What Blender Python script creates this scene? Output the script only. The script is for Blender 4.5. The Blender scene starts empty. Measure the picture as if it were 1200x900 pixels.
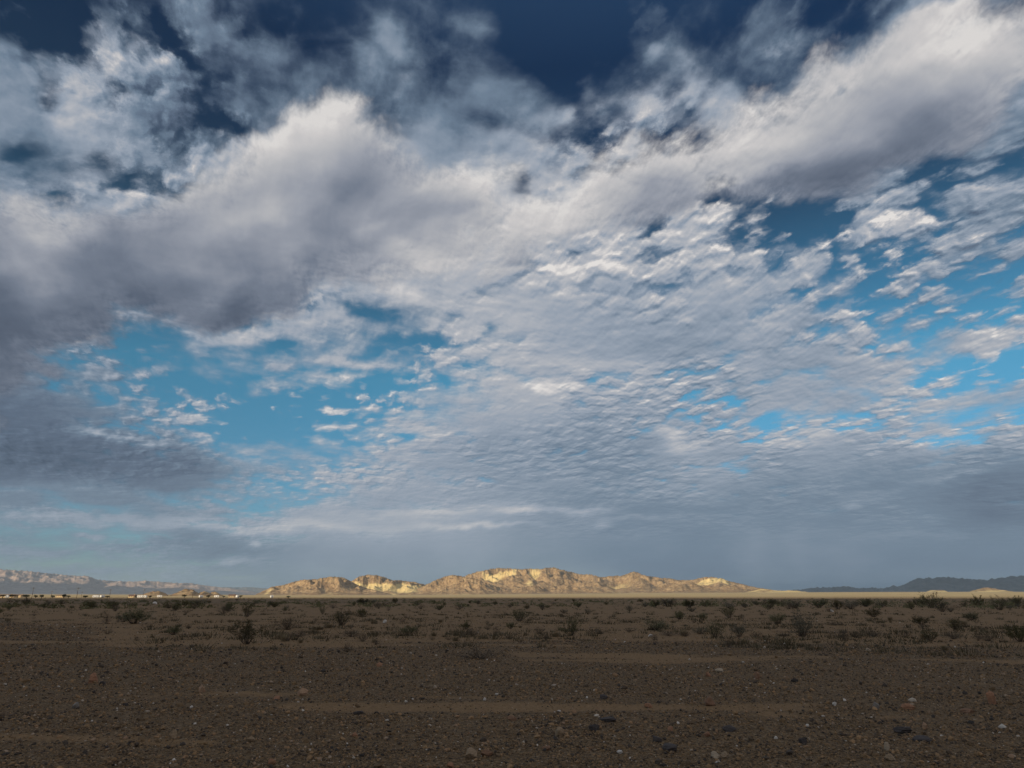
import bpy, bmesh, math, random
import numpy as np
from mathutils import Vector, Matrix
R = math.radians
C = bpy.context.scene.collection
SC = bpy.context.scene
rnd = random.Random(11)
rng = np.random.default_rng(7)

# ------------------------------------------------------------------ camera
EYE, PITCH, F = 1.7, math.atan(249 / 800), 800.0          # F in pixels of a 1200 px wide frame
cam = bpy.data.objects.new('camera', bpy.data.cameras.new('camera'))
C.objects.link(cam)
cam.location = (0, 0, EYE)
cam.rotation_euler = (math.pi / 2 + PITCH, 0, 0)
cam.data.sensor_width = 36
cam.data.lens = 36 * F / 1200
cam.data.clip_start = 0.1
cam.data.clip_end = 600000
SC.camera = cam

# ------------------------------------------------------------------ light
SUN_EL = R(13.0)
SUN_H = np.array((-0.60, -0.80))               # horizontal direction towards the sun
world = bpy.data.worlds.new('World')
SC.world = world
world.use_nodes = True
wn, wl = world.node_tree.nodes, world.node_tree.links
sky = wn.new('ShaderNodeTexSky')
sky.sky_type = 'NISHITA'
sky.sun_disc = False
sky.sun_elevation = SUN_EL
sky.sun_rotation = math.atan2(SUN_H[0], SUN_H[1])
sky.altitude = 300
sky.air_density = 1.0
sky.dust_density = 0.3
sky.ozone_density = 2.5
hsv = wn.new('ShaderNodeHueSaturation')
hsv.inputs['Saturation'].default_value = 1.12
hsv.inputs['Value'].default_value = 0.9
wl.new(sky.outputs[0], hsv.inputs['Color'])
# the clean desert air is deep blue overhead and much lighter towards the horizon, except towards the sun
tcw = wn.new('ShaderNodeTexCoord'); sxyz = wn.new('ShaderNodeSeparateXYZ'); wr = wn.new('ShaderNodeValToRGB')
wl.new(tcw.outputs['Generated'], sxyz.inputs[0]); wl.new(sxyz.outputs['Z'], wr.inputs[0])
for q, (p_, c_) in zip((wr.color_ramp.elements[0], wr.color_ramp.elements[1], wr.color_ramp.elements.new(.3), wr.color_ramp.elements.new(.5), wr.color_ramp.elements.new(.7)),
                       ((0.0, (.34, .42, .62)), (.85, (.03, .10, .16)), (.30, (.39, .80, .76)), (.52, (.13, .21, .24)), (.67, (.042, .150, .235)))):
    q.position = p_; q.color = (*c_, 1)
wm = wn.new('ShaderNodeMix'); wm.data_type = 'RGBA'; wm.blend_type = 'MULTIPLY'; wm.inputs[0].default_value = 1
wl.new(hsv.outputs[0], wm.inputs[6]); wl.new(wr.outputs[0], wm.inputs[7])
wd = wn.new('ShaderNodeVectorMath'); wd.operation = 'DOT_PRODUCT'
wl.new(tcw.outputs['Generated'], wd.inputs[0]); wd.inputs[1].default_value = (SUN_H[0], SUN_H[1], .1)
wmr = wn.new('ShaderNodeMapRange'); wmr.interpolation_type = 'SMOOTHSTEP'
wl.new(wd.outputs['Value'], wmr.inputs[0]); wmr.inputs[1].default_value = -.1; wmr.inputs[2].default_value = .8
wx = wn.new('ShaderNodeMix'); wx.data_type = 'RGBA'
wl.new(wmr.outputs[0], wx.inputs[0]); wl.new(wm.outputs[2], wx.inputs[6]); wl.new(hsv.outputs[0], wx.inputs[7])  # dimming lifted on the sun side, to warm and brighten the ground
wl.new(wx.outputs[2], wn['Background'].inputs['Color'])
wn['Background'].inputs['Strength'].default_value = 0.15

sl = bpy.data.lights.new('sun', 'SUN')
sl.energy = 5.0
sl.angle = R(0.53)
sl.color = (1.0, 0.82, 0.56)
sun = bpy.data.objects.new('sun', sl)
C.objects.link(sun)
sd = Vector((SUN_H[0] * math.cos(SUN_EL), SUN_H[1] * math.cos(SUN_EL), math.sin(SUN_EL)))
sun.rotation_euler = sd.to_track_quat('Z', 'Y').to_euler()
sun.location = (-20, -30, 20)

SC.view_settings.view_transform = 'Standard'
SC.view_settings.look = 'None'
SC.view_settings.exposure = 0.0
SC.view_settings.gamma = 1.0
SC.cycles.max_bounces = 5
SC.cycles.transparent_max_bounces = 16
SC.cycles.volume_bounces = 0
SC.cycles.use_denoising = True

# ------------------------------------------------------------------ helpers
sp_, cp_ = math.sin(PITCH), math.cos(PITCH)
def ray(px, py):
    u, v = (np.asarray(px, float) - 600) / F, (450 - np.asarray(py, float)) / F
    return u, cp_ - v * sp_, sp_ + v * cp_      # world x, y, z of the ray
def project(x, y, z):
    z = z - EYE
    f = y * cp_ + z * sp_
    ok = f > 1e-3 * np.sqrt(x * x + y * y + z * z)
    f = np.where(ok, f, 1.0)
    return 600 + F * x / f, 450 - F * (-y * sp_ + z * cp_) / f, ok
def tanel(px, py):
    x, y, z = ray(px, py)
    return z / np.hypot(x, y)
def azim(px, py=699.0):
    x, y, z = ray(px, py)
    return np.arctan2(x, y)
def floor_at(px, py):
    x, y, z = ray(px, py)
    t = EYE / -z
    return float(x * t), float(y * t)

def smooth(a, b, x):
    t = np.clip((x - a) / (b - a), 0, 1)
    return t * t * (3 - 2 * t)

def hash2(ix, iy, seed):
    h = (ix.astype(np.int64) * 374761393 + iy.astype(np.int64) * 668265263 + seed * 1274126177) & 0x7fffffff
    h = ((h ^ (h >> 13)) * 1274126177) & 0x7fffffff
    h = ((h ^ (h >> 16)) * 2246822519) & 0x7fffffff
    return h ^ (h >> 15)
def noise2(x, y, seed=0):                        # gradient noise, about -1..1
    ix, iy = np.floor(x), np.floor(y)
    fx, fy = x - ix, y - iy
    u, v = fx * fx * fx * (fx * (fx * 6 - 15) + 10), fy * fy * fy * (fy * (fy * 6 - 15) + 10)
    def g(ox, oy):
        a = hash2(ix + ox, iy + oy, seed) * (2 * math.pi / 0x7fffffff)
        return np.cos(a) * (fx - ox) + np.sin(a) * (fy - oy)
    return 1.5 * ((g(0, 0) * (1 - u) + g(1, 0) * u) * (1 - v) + (g(0, 1) * (1 - u) + g(1, 1) * u) * v)
def fbm(x, y, oct=5, seed=0, rough=0.5):
    s, a, t = 0, 1.0, 0
    for i in range(oct):
        s = s + a * noise2(x * 2 ** i + 17.3 * i, y * 2 ** i - 9.1 * i, seed + i)
        t += a; a *= rough
    return s / t
def ridged(x, y, oct=6, seed=0, rough=0.5):
    s, a, t, w = 0, 1.0, 0, 1.0
    for i in range(oct):
        n = 1 - np.abs(noise2(x * 2 ** i + 3.7 * i, y * 2 ** i + 5.9 * i, seed + i))
        n = n * n * w
        w = np.clip(n * 1.6, 0, 1)
        s = s + a * n; t += a; a *= rough
    return s / t

def grid_mesh(name, X, Y, Z, wrap=False, attrs=None, smooth_shade=True):
    n, m = X.shape
    co = np.stack([X, Y, Z], -1).reshape(-1, 3).astype(np.float32)
    jj = np.arange(m if wrap else m - 1)
    ii = np.arange(n - 1)
    I, J = np.meshgrid(ii, jj, indexing='ij')
    J2 = (J + 1) % m
    q = np.stack([I * m + J, I * m + J2, (I + 1) * m + J2, (I + 1) * m + J], -1).reshape(-1)
    me = bpy.data.meshes.new(name)
    me.vertices.add(len(co)); me.vertices.foreach_set('co', co.ravel())
    nf = len(q) // 4
    me.loops.add(nf * 4); me.loops.foreach_set('vertex_index', q.astype(np.int32))
    me.polygons.add(nf); me.polygons.foreach_set('loop_start', np.arange(nf, dtype=np.int32) * 4)
    if smooth_shade:
        me.polygons.foreach_set('use_smooth', np.ones(nf, bool))
    for k, v in (attrs or {}).items():
        a = me.attributes.new(k, 'FLOAT', 'POINT')
        a.data.foreach_set('value', np.broadcast_to(v, X.shape).astype(np.float32).ravel())
    me.update(calc_edges=True)
    return me
def link(name, me, mat=None, parent=None, **props):
    o = bpy.data.objects.new(name, me)
    C.objects.link(o)
    if mat is not None:
        me.materials.append(mat)
    if parent is not None:
        o.parent = parent
    for k, v in props.items():
        o[k] = v
    return o

class NT:                                        # small node-tree writer
    def __init__(s, name):
        s.mat = bpy.data.materials.new(name); s.mat.use_nodes = True
        s.t = s.mat.node_tree; s.n = s.t.nodes; s.l = s.t.links
        s.n.clear(); s.out = s.n.new('ShaderNodeOutputMaterial')
    def put(s, sock, v):
        if isinstance(v, bpy.types.NodeSocket): s.l.new(v, sock)
        else:
            sock.default_value = v
    def m(s, op, a, b=0.0, c=None, clamp=False):
        n = s.n.new('ShaderNodeMath'); n.operation = op; n.use_clamp = clamp
        s.put(n.inputs[0], a); s.put(n.inputs[1], b)
        if c is not None: s.put(n.inputs[2], c)
        return n.outputs[0]
    def v(s, op, a, b=(0, 0, 0), scale=None):
        n = s.n.new('ShaderNodeVectorMath'); n.operation = op
        s.put(n.inputs[0], a)
        if op != 'SCALE': s.put(n.inputs[1], b)
        if scale is not None: s.put(n.inputs['Scale'], scale)
        return n.outputs['Value'] if op in ('LENGTH', 'DOT_PRODUCT') else n.outputs['Vector']
    def attr(s, name, typ='GEOMETRY'):
        n = s.n.new('ShaderNodeAttribute'); n.attribute_name = name; n.attribute_type = typ
        return n.outputs['Fac']
    def noise(s, vec, scale, detail=3, rough=0.5, dist=0.0, out='Fac', dim='3D', w=0, lac=2.0):
        n = s.n.new('ShaderNodeTexNoise'); n.noise_dimensions = getattr(s, 'dim', dim)
        s.put(n.inputs['Vector'], vec)
        for k, x in (('Scale', scale), ('Detail', detail), ('Roughness', rough), ('Distortion', dist), ('Lacunarity', lac)):
            s.put(n.inputs[k], x)
        return n.outputs['Factor' if out == 'Fac' and 'Factor' in n.outputs else out]
    def voro(s, vec, scale, feature='F1', out='Distance'):
        n = s.n.new('ShaderNodeTexVoronoi'); n.feature = feature
        s.put(n.inputs['Vector'], vec); s.put(n.inputs['Scale'], scale)
        return n.outputs[out]
    def rng(s, x, a, b, c=0.0, d=1.0, smoothstep=False):
        n = s.n.new('ShaderNodeMapRange'); n.interpolation_type = 'SMOOTHSTEP' if smoothstep else 'LINEAR'
        for i, q in enumerate((x, a, b, c, d)): s.put(n.inputs[i], q)
        return n.outputs[0]
    def ramp(s, x, stops):
        n = s.n.new('ShaderNodeValToRGB'); e = n.color_ramp.elements
        while len(e) < len(stops): e.new(0.5)
        for q, (p, c) in zip(e, stops): q.position = p; q.color = (*c, 1)
        s.put(n.inputs[0], x); return n.outputs['Color']
    def mix(s, f, a, b):
        n = s.n.new('ShaderNodeMix'); n.data_type = 'RGBA'
        s.put(n.inputs[0], f)
        for i, q in ((6, a), (7, b)):
            s.put(n.inputs[i], q if isinstance(q, bpy.types.NodeSocket) else (*q, 1))
        return n.outputs[2]
    def pos(s):
        return s.n.new('ShaderNodeNewGeometry').outputs['Position']
    def obj(s):
        return s.n.new('ShaderNodeTexCoord').outputs['Object']
    def bump(s, h, strength=0.5, dist=0.05, normal=None):
        n = s.n.new('ShaderNodeBump'); s.put(n.inputs['Height'], h)
        n.inputs['Strength'].default_value = strength; n.inputs['Distance'].default_value = dist
        if normal is not None: s.l.new(normal, n.inputs['Normal'])
        return n.outputs[0]
    def finish(s, color, rough=0.9, normal=None, metal=0.0, spec=0.3):
        p = s.n.new('ShaderNodeBsdfPrincipled')
        s.put(p.inputs['Base Color'], color if isinstance(color, bpy.types.NodeSocket) else (*color, 1))
        s.put(p.inputs['Roughness'], rough); p.inputs['Metallic'].default_value = metal
        p.inputs['Specular IOR Level'].default_value = spec
        if normal is not None: s.l.new(normal, p.inputs['Normal'])
        s.l.new(p.outputs[0], s.out.inputs['Surface'])
        return s.mat

# ------------------------------------------------------------------ clouds
def rows(txt):
    return np.array([[int(c) for c in r] for r in txt.split()], float)
HC = rows('''
1244554224542112233225644
6366665446653113345546666
7676665566655456666666777
7676666777756776666666666
6575678888876766666666666
8888888888888888852267777
8888888877777888886767777
6666666644777888888877655
7654444555667888888777656
7765432344557888877766543
8876421224568888775776567
8888764578888888888888888
6555555566788888888888888
4444566777888888888888888
6666666666666666666666666''')
HT = rows('''
3344444334443334444445655
6477655446654344556656677
6677544566544567766666666
6586446777656777776666655
5576678877778877776544555
7777777778888877886677666
7777777788888888887877766
6666678777888877788787666
4555677788888777678777788
4556677888888877777888877
3345677888777767778877887
3333356777766666776666655
6666666777776655555555544
5555555555554444444444444
5555544444444444444444444''')
LT = rows('''
5555555555555555555555665
5555555777666666666666788
5555566888777777777777765
5555668887677777788776654
5556677666689988787654433
6755566656667876544433333
5655555667877766655444333
3444454555777666655444333
3443334444555555555444333
3333333333333333333333333
3333333333333333333333333''')
LOW = [(1215, -30), (1200, 8), (1165, 22), (1120, 50), (1060, 62), (1010, 78), (965, 88), (905, 122), (850, 142), (800, 168),
       (745, 190), (695, 205), (640, 222), (612, 205), (590, 178), (545, 172), (500, 160), (450, 142), (400, 128), (340, 122), (300, 148),
       (250, 174), (200, 202), (150, 208), (100, 222), (50, 232), (-60, 236), (-400, 236), (-400, 520), (-60, 520), (0, 500), (40, 430), (90, 402), (160, 396),
       (250, 388), (300, 374), (340, 352), (420, 342), (500, 346), (560, 334), (640, 300), (700, 292), (770, 276), (800, 262), (850, 248),
       (905, 240), (950, 238), (1010, 230), (1050, 208), (1080, 190), (1130, 152), (1165, 118), (1215, 90), (1500, 0), (1500, -300)]
def gridlook(G, px, py):                          # cubic B-spline over the 50 px grid
    Gp = np.pad(G, 2, mode='edge')
    x, y = np.clip(px / 50, 0, G.shape[1] - 1.001) + 2, np.clip(py / 50, 0, G.shape[0] - 1.001) + 2
    ix, iy = x.astype(int), y.astype(int)
    w = lambda f: ((1 - f) ** 3 / 6, (3 * f ** 3 - 6 * f * f + 4) / 6, (-3 * f ** 3 + 3 * f * f + 3 * f + 1) / 6, f ** 3 / 6)
    wx, wy = w(x - ix), w(y - iy)
    return sum(wy[j] * wx[i] * Gp[iy + j - 1, ix + i - 1] for i in range(4) for j in range(4))
def poly_sdf(P, px, py):                          # signed distance in pixels, positive inside
    P = np.array(P, float); Q = np.roll(P, -1, 0)
    d = np.full(px.shape, 1e9); ins = np.zeros(px.shape, bool)
    for (ax, ay), (bx, by) in zip(P, Q):
        ex, ey = bx - ax, by - ay
        t = np.clip(((px - ax) * ex + (py - ay) * ey) / (ex * ex + ey * ey), 0, 1)
        d = np.minimum(d, np.hypot(px - ax - t * ex, py - ay - t * ey))
        if ay != by:
            c = ((ay > py) != (by > py)) & (px < (bx - ax) * (py - ay) / (by - ay) + ax)
            ins ^= c
    return np.where(ins, d, -d)
# blobs: x, y, half width, half height, tilt in degrees (anticlockwise), change of cover, change of tone
HB = [
 (30, 25, 70, 30, 0, -.3, 0), (100, 25, 12, 25, 60, .25, 0), (20, 85, 28, 45, 20, .3, .05), (60, 118, 14, 24, 60, -.45, 0), (55, 130, 8, 8, 0, -.3, 0),
 (70, 150, 22, 10, 0, .3, .2), (105, 110, 26, 60, 10, .25, .1), (18, 178, 24, 12, 0, -.5, 0), (120, 185, 28, 9, -30, -.35, 0),
 (160, 120, 25, 30, 20, -.05, -.1), (200, 130, 40, 26, 35, -.12, -.1), (240, 95, 34, 16, 20, -.15, 0), (255, 60, 50, 12, -20, -.08, 0),
 (360, 35, 44, 22, -20, -.35, 0), (455, 42, 14, 40, 35, .3, .15), (425, 60, 12, 30, 50, .25, .1), (545, 30, 14, 34, 70, .2, .1), (500, 105, 60, 20, 20, -.1, 0),
 (535, 110, 34, 30, 30, -.08, 0), (575, 145, 26, 14, 0, -.25, 0), (575, 105, 22, 14, 0, .2, .1), (650, 40, 70, 45, 0, -.4, 0), (660, 100, 50, 18, -25, -.2, 0),
 (690, 66, 26, 7, -25, .25, 0), (668, 130, 20, 12, 30, .35, .2), (703, 118, 12, 26, 25, .2, .1), (770, 62, 20, 10, 40, .3, .15), (762, 120, 20, 24, 40, .3, .15),
 (740, 160, 22, 8, 30, -.25, 0), (645, 160, 24, 7, 35, -.35, 0), (815, 150, 14, 12, 0, -.35, 0), (810, 90, 12, 40, 30, .2, .1), (850, 118, 16, 30, 30, .25, .1),
 (615, 218, 12, 14, 30, -.3, 0), (710, 178, 22, 12, 30, -.4, 0), (905, 100, 34, 12, 35, -.3, 0), (975, 60, 34, 13, 50, -.4, 0), (1010, 25, 26, 20, 0, -.35, 0),
 (935, 45, 34, 12, 25, .2, .1), (1090, 22, 60, 22, 25, .45, .15), (1140, 45, 34, 9, 30, -.5, 0), (1150, 12, 18, 14, 20, -.4, 0),
 (935, 250, 42, 17, 15, -.75, 0), (900, 275, 26, 12, 10, -.35, 0), (1040, 255, 28, 20, -20, .3, .2), (1100, 252, 10, 16, -30, -.6, 0), (1048, 300, 26, 12, 20, -.5, 0),
 (1020, 312, 26, 8, 15, -.35, 0), (1110, 215, 30, 10, 45, -.3, -.1), (1145, 135, 22, 9, 35, -.5, 0), (1140, 335, 50, 12, 10, -.25, -.1), (1180, 320, 30, 10, 10, -.2, 0),
 (1175, 360, 40, 10, 10, -.3, 0), (1185, 425, 36, 18, 15, -.6, 0), (1130, 455, 18, 8, 20, -.2, 0), (1165, 398, 50, 12, 10, .35, .1), (1080, 395, 30, 12, 15, -.25, 0),
 (1055, 445, 26, 8, 10, -.2, 0), (905, 491, 26, 7, 5, -.6, 0), (880, 497, 14, 5, 0, -.3, 0), (1010, 460, 26, 6, 0, -.3, 0), (1120, 482, 40, 8, 5, -.35, 0),
 (845, 405, 10, 7, 0, -.2, 0), (635, 325, 14, 6, 0, -.2, .0), (665, 318, 26, 8, -5, .1, .3), (715, 308, 20, 7, -25, .1, .25), (645, 453, 34, 5, -4, .2, .25), (785, 510, 18, 10, 0, .1, .25),
 (800, 527, 26, 8, 10, .1, .2), (700, 425, 60, 10, 0, 0, .12), (440, 366, 32, 11, 0, -.6, 0), (410, 355, 14, 8, 0, -.3, 0), (395, 372, 20, 8, -20, .4, .1), (475, 345, 22, 10, -30, .3, .2), (500, 398, 30, 7, -5, -.35, 0),
 (570, 385, 10, 8, 0, -.5, 0), (330, 405, 50, 10, 0, -.3, 0), (330, 395, 26, 5, 0, .2, .1), (300, 425, 60, 8, 0, .1, 0), (255, 402, 60, 7, 0, .2, .1), (180, 400, 40, 6, 0, -.25, 0), (160, 438, 60, 7, 0, .25, .1), (310, 380, 30, 6, 0, -.4, 0),
 (355, 380, 18, 6, -10, .25, .1), (420, 425, 50, 6, -5, .35, .1), (390, 442, 60, 6, 4, .3, .1), (450, 410, 44, 5, 4, -.25, 0), (250, 465, 55, 7, 0, .15, 0), (330, 478, 26, 3, 0, .2, .1),
 (300, 500, 60, 14, 0, -.45, 0), (390, 484, 20, 4, 0, .55, .2), (392, 500, 24, 4, 3, .55, .2), (375, 512, 20, 5, -10, .3, .1), (440, 490, 44, 6, 3, -.35, 0), (430, 480, 10, 3, 0, .4, .2),
 (500, 486, 26, 5, 2, -.1, .1), (350, 475, 60, 8, 0, -.25, 0), (500, 505, 60, 6, 3, .2, .15), (240, 492, 44, 6, -4, .2, .15), (250, 510, 40, 4, 0, .4, .25), (150, 515, 60, 4, -8, .2, .25), (110, 506, 30, 4, -20, .15, .2),
 (100, 540, 150, 30, 0, .15, -.14), (230, 548, 40, 22, -10, .2, -.1), (290, 535, 30, 14, -10, .1, .15), (320, 552, 50, 10, 0, .1, -.05), (340, 580, 60, 10, 0, -.35, 0), (300, 590, 40, 6, 0, -.3, 0),
 (60, 575, 90, 6, 0, -.15, .1), (90, 605, 130, 5, 0, .15, .1), (180, 612, 90, 6, 0, .2, .15), (320, 618, 110, 5, 0, .2, .2), (440, 608, 120, 12, 0, .15, .1), (560, 617, 60, 3, 0, .1, .25), (520, 598, 70, 5, 3, .1, .15), (605, 600, 30, 5, 5, .1, .3), (680, 596, 44, 4, -3, .1, .2),
 (710, 612, 16, 4, 0, .1, .2), (745, 606, 60, 3, 0, .05, .12), (110, 630, 12, 4, 0, .3, .15), (90, 629, 8, 3, 0, .3, .15), (240, 640, 120, 12, 0, .2, -.1), (280, 653, 24, 4, 0, .1, .2), (307, 633, 6, 3, 0, .2, .3),
 (60, 660, 80, 8, 0, -.1, 0), (60, 645, 120, 5, 0, .15, .06), (150, 668, 90, 4, 0, .1, .05), (60, 625, 60, 4, 0, -.2, 0), (885, 660, 22, 45, 12, 0, .05), (935, 650, 16, 50, 12, 0, .04), (990, 665, 30, 40, 10, 0, .03), (820, 660, 26, 40, 8, 0, -.03), (1090, 650, 60, 40, 0, 0, -.03), (560, 650, 60, 26, 0, 0, .03), (1000, 588, 14, 4, 0, .0, .16), (1045, 577, 40, 4, 0, .0, .08), (1120, 560, 50, 5, 8, .0, .1), (1090, 515, 60, 6, 5, .05, .12), (960, 505, 50, 8, 8, .1, .12),
 (905, 520, 40, 8, 10, .1, .06), (1080, 628, 80, 4, 0, 0, .06), (600, 660, 260, 26, 0, 0, -.03), (660, 520, 130, 40, 0, .05, -.1), (1100, 560, 120, 30, 0, .05, -.06), (1180, 580, 60, 40, 0, 0, -.05),
]
LB = [
 (70, 262, 40, 18, 5, 0, .16), (0, 312, 40, 12, 0, 0, .12), (60, 330, 44, 12, 10, 0, .1), (20, 380, 110, 20, 0, 0, -.12), (60, 395, 60, 14, 0, .1, -.06), (110, 300, 40, 30, 30, 0, -.05), (180, 345, 60, 16, 5, 0, -.06), (215, 312, 60, 12, 3, 0, .08),
 (275, 335, 30, 14, 30, 0, .12), (280, 370, 40, 16, 10, .2, -.12), (290, 252, 44, 14, 6, 0, .16), (320, 168, 60, 22, 10, .1, .12), (350, 200, 60, 16, 10, 0, .02), (430, 220, 90, 18, -8, 0, -.08), (380, 128, 50, 6, 5, .1, .12), (160, 205, 20, 9, 30, .1, .15), (180, 195, 16, 10, 0, .1, .14),
 (70, 238, 60, 9, 5, .1, .16), (320, 275, 60, 14, 15, 0, -.06), (500, 222, 60, 14, 10, 0, .1), (570, 205, 54, 22, 10, .2, .2), (575, 168, 18, 10, 30, .2, .2), (480, 292, 54, 12, 8, .1, .22), (430, 268, 20, 9, 20, 0, .16), (410, 300, 24, 16, 30, -.1, -.08), (470, 325, 50, 12, 8, .1, .1),
 (480, 285, 9, 6, 0, -.35, 0), (545, 270, 9, 14, 10, -.3, 0), (580, 262, 26, 10, 0, -.15, -.05), (545, 300, 44, 10, 5, .1, .1), (640, 258, 50, 20, 10, .1, .14), (620, 295, 40, 16, 15, 0, -.1), (690, 230, 60, 12, 18, .1, .12), (730, 262, 70, 13, 18, 0, -.08),
 (800, 188, 30, 10, 25, .1, .16), (860, 172, 40, 12, 25, .1, .16), (920, 158, 30, 9, 20, .15, .2), (800, 235, 70, 14, 20, 0, -.06), (900, 215, 90, 14, 18, .1, -.12), (980, 205, 80, 20, 15, .1, -.14), (1060, 165, 60, 22, 25, .1, -.1), (1000, 85, 60, 10, 20, .1, .12), (1090, 60, 60, 12, 25, .1, .16), (1150, 40, 30, 14, 30, .1, .14),
 (1070, 110, 60, 20, 20, 0, .04), (1000, 140, 70, 14, 20, 0, .02), (1150, 95, 60, 16, 30, 0, -.06), (990, 105, 16, 8, 30, -.25, 0), (632, 218, 12, 16, 30, -.3, 0), (865, 210, 30, 6, 22, 0, .12), (1100, 20, 60, 20, 25, .35, .1),
]
def blobs(B, px, py):
    dc = np.zeros(px.shape); dt = np.zeros(px.shape)
    for x, y, a, b, r, c, t in B:
        cr, sr = math.cos(R(r)), -math.sin(R(r))
        u, v = (px - x) * cr + (py - y) * sr, -(px - x) * sr + (py - y) * cr
        w = np.exp(-((u / a) ** 2 + (v / b) ** 2))
        dc += w * c; dt += w * t
    return dc, dt

def sheet(H, RMAX, low):
    els = np.concatenate([np.linspace(-1.0, 49, 300), np.linspace(50.5, 88, 26), [89.99]])
    az = np.concatenate([np.linspace(-48, 48, 400), np.linspace(50, 310, 131)])
    k = H / RMAX ** 2
    E, A = np.meshgrid(np.radians(els), np.radians(az), indexing='ij')
    T = np.tan(E)                                # z = H - k r^2 = r T
    r = (-T + np.sqrt(T * T + 4 * k * H)) / (2 * k)
    X, Y, Z = r * np.sin(A), r * np.cos(A), H - k * r * r
    px, py, ok = project(X, Y, Z)
    # how far outside the frame, 0 in the picture .. 1 well outside
    off = np.maximum.reduce([-px - 40, px - 1240, -py - 40, np.zeros_like(px)]) / 350
    off = np.where(ok, smooth(0, 1, off), 1.0)
    S = 7000.0
    qx = px + 26 * fbm(px / 80, py / 50, 5, 21, .6); qy = py + 16 * fbm(px / 80 + 9, py / 50, 5, 31, .6)
    px, py = np.where(ok, qx, px), np.where(ok, qy, py)
    gen = fbm(X / S / 1.6 + 3, Y / S / 1.6, 4, 5)
    gx, gy = X - SUN_H[0] * Z / math.tan(SUN_EL), Y - SUN_H[1] * Z / math.tan(SUN_EL)   # ground this part shades
    G, GA = np.hypot(gx, gy), np.arctan2(gx, gy)
    if low:
        d = poly_sdf(LOW, px, py)
        dc, dt = blobs(LB, px, py); dt = np.where(dt > 0, .65 * dt, dt)
        cov = np.clip((d - 5) / 46, -1.3, 1.5) * .5 + .5 + dc * 1.2
        cov = np.clip(cov, -.4, 1.35)
        ton = gridlook(LT, px, py) / 9 + dt
        top = np.interp(px, [p[0] for p in LOW[19::-1]], [p[1] for p in LOW[19::-1]])   # sunlit upper rim and shaded underside are painted into the tone
        bx = [(-60, 420), (90, 402), (300, 374), (420, 342), (560, 334), (700, 292), (850, 248), (1010, 230), (1080, 190), (1165, 118), (1215, 90)]
        bot = np.interp(px, [p[0] for p in bx], [p[1] for p in bx])
        tt = (py - top) / (bot - top + 1)
        ton = ton + .13 * (1 - smooth(-.1, .38, tt)) * smooth(350, 600, px) - .07 * smooth(.55, 1, tt)
        # a long bank of the same cloud behind the camera shades the near plain
        bank = smooth(-15000, -4500, gy + 3500 * fbm(gx / 4000, gy / 4000, 4, 78)) * (1 - smooth(600, 740, gy + 50 * fbm(gx / 900, gy / 900, 3, 8)))
        lit = smooth(640, 800, gy) * (1 - smooth(12500, 14000, G))
        gl = (GA < R(-20)) & (G > 13000)
        gcov = np.clip(.35 + gen * 1.3, -.2, 1.1)
        gcov = np.where(gl, smooth(13500, 14500, G) * (1 - smooth(17300, 19300, G)) * 2.4 - 1.2 + .35 * fbm(gx / 2500, gy / 2500, 3, 3), gcov)
        gcov = np.maximum(gcov * (1 - lit) - 1.2 * lit, bank * 2.9 - 1.2)
        gton = .74 + gen * .25  # unseen clouds made brighter to add light on the ground
        tex = np.full(px.shape, .5)
    else:
        dc, dt = blobs(HB, px, py); dc = np.where(dc < 0, .72 * dc, dc)
        cov = gridlook(HC, px, py) / 9 + dc
        ton = gridlook(HT, px, py) / 9 + dt
        tb = [(920, 420, 190, 110, 25, 0, .32), (1080, 300, 120, 60, 20, 0, .2), (640, 500, 160, 70, 0, 0, -.25), (150, 540, 200, 40, -5, 0, -.15), (420, 430, 130, 50, 0, 0, .15), (760, 130, 130, 60, 25, 0, .3), (200, 110, 160, 70, 30, 0, .25), (500, 70, 140, 60, 30, 0, .25), (950, 60, 120, 40, 30, 0, .25)]
        tex = .82 + blobs(tb, px, py)[1] - .70 * smooth(585, 655, py) * smooth(250, 420, px) - .22 * smooth(620, 690, py)
        tex = np.clip(tex, .13, 1.15)
        tex = np.where(ok, tex, .7)
        wob = fbm(gx / 5000, gy / 5000, 4, 77)
        lit = smooth(-11000, 400, gy + 4000 * wob) * (1 - smooth(22000, 36000, G + 5000 * wob))
        shade = smooth(R(1), R(18), GA + .12 * wob) * smooth(9000, 13000, G)
        gcov = np.clip(.5 + gen * 1.2, 0, 1)
        gcov = gcov * (1 - lit) - 1.2 * lit
        gcov = np.maximum(gcov, shade * 2.6 - 1.2)
        gton = .80 + gen * .25  # high cloud out of view also brightened, to lighten the plain
    # outside the frame, cover and tone are shaped for their light on the ground
    cov = cov * (1 - off) + gcov * off
    ton = ton * (1 - off) + gton * off
    tex = tex * (1 - off) + .6 * off
    P = np.stack([X / H, Y / H], 0)
    return grid_mesh('cloud_sheet', X, Y, Z, wrap=True, attrs={'cover': cov, 'tone': ton, 'tex': tex})

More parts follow.
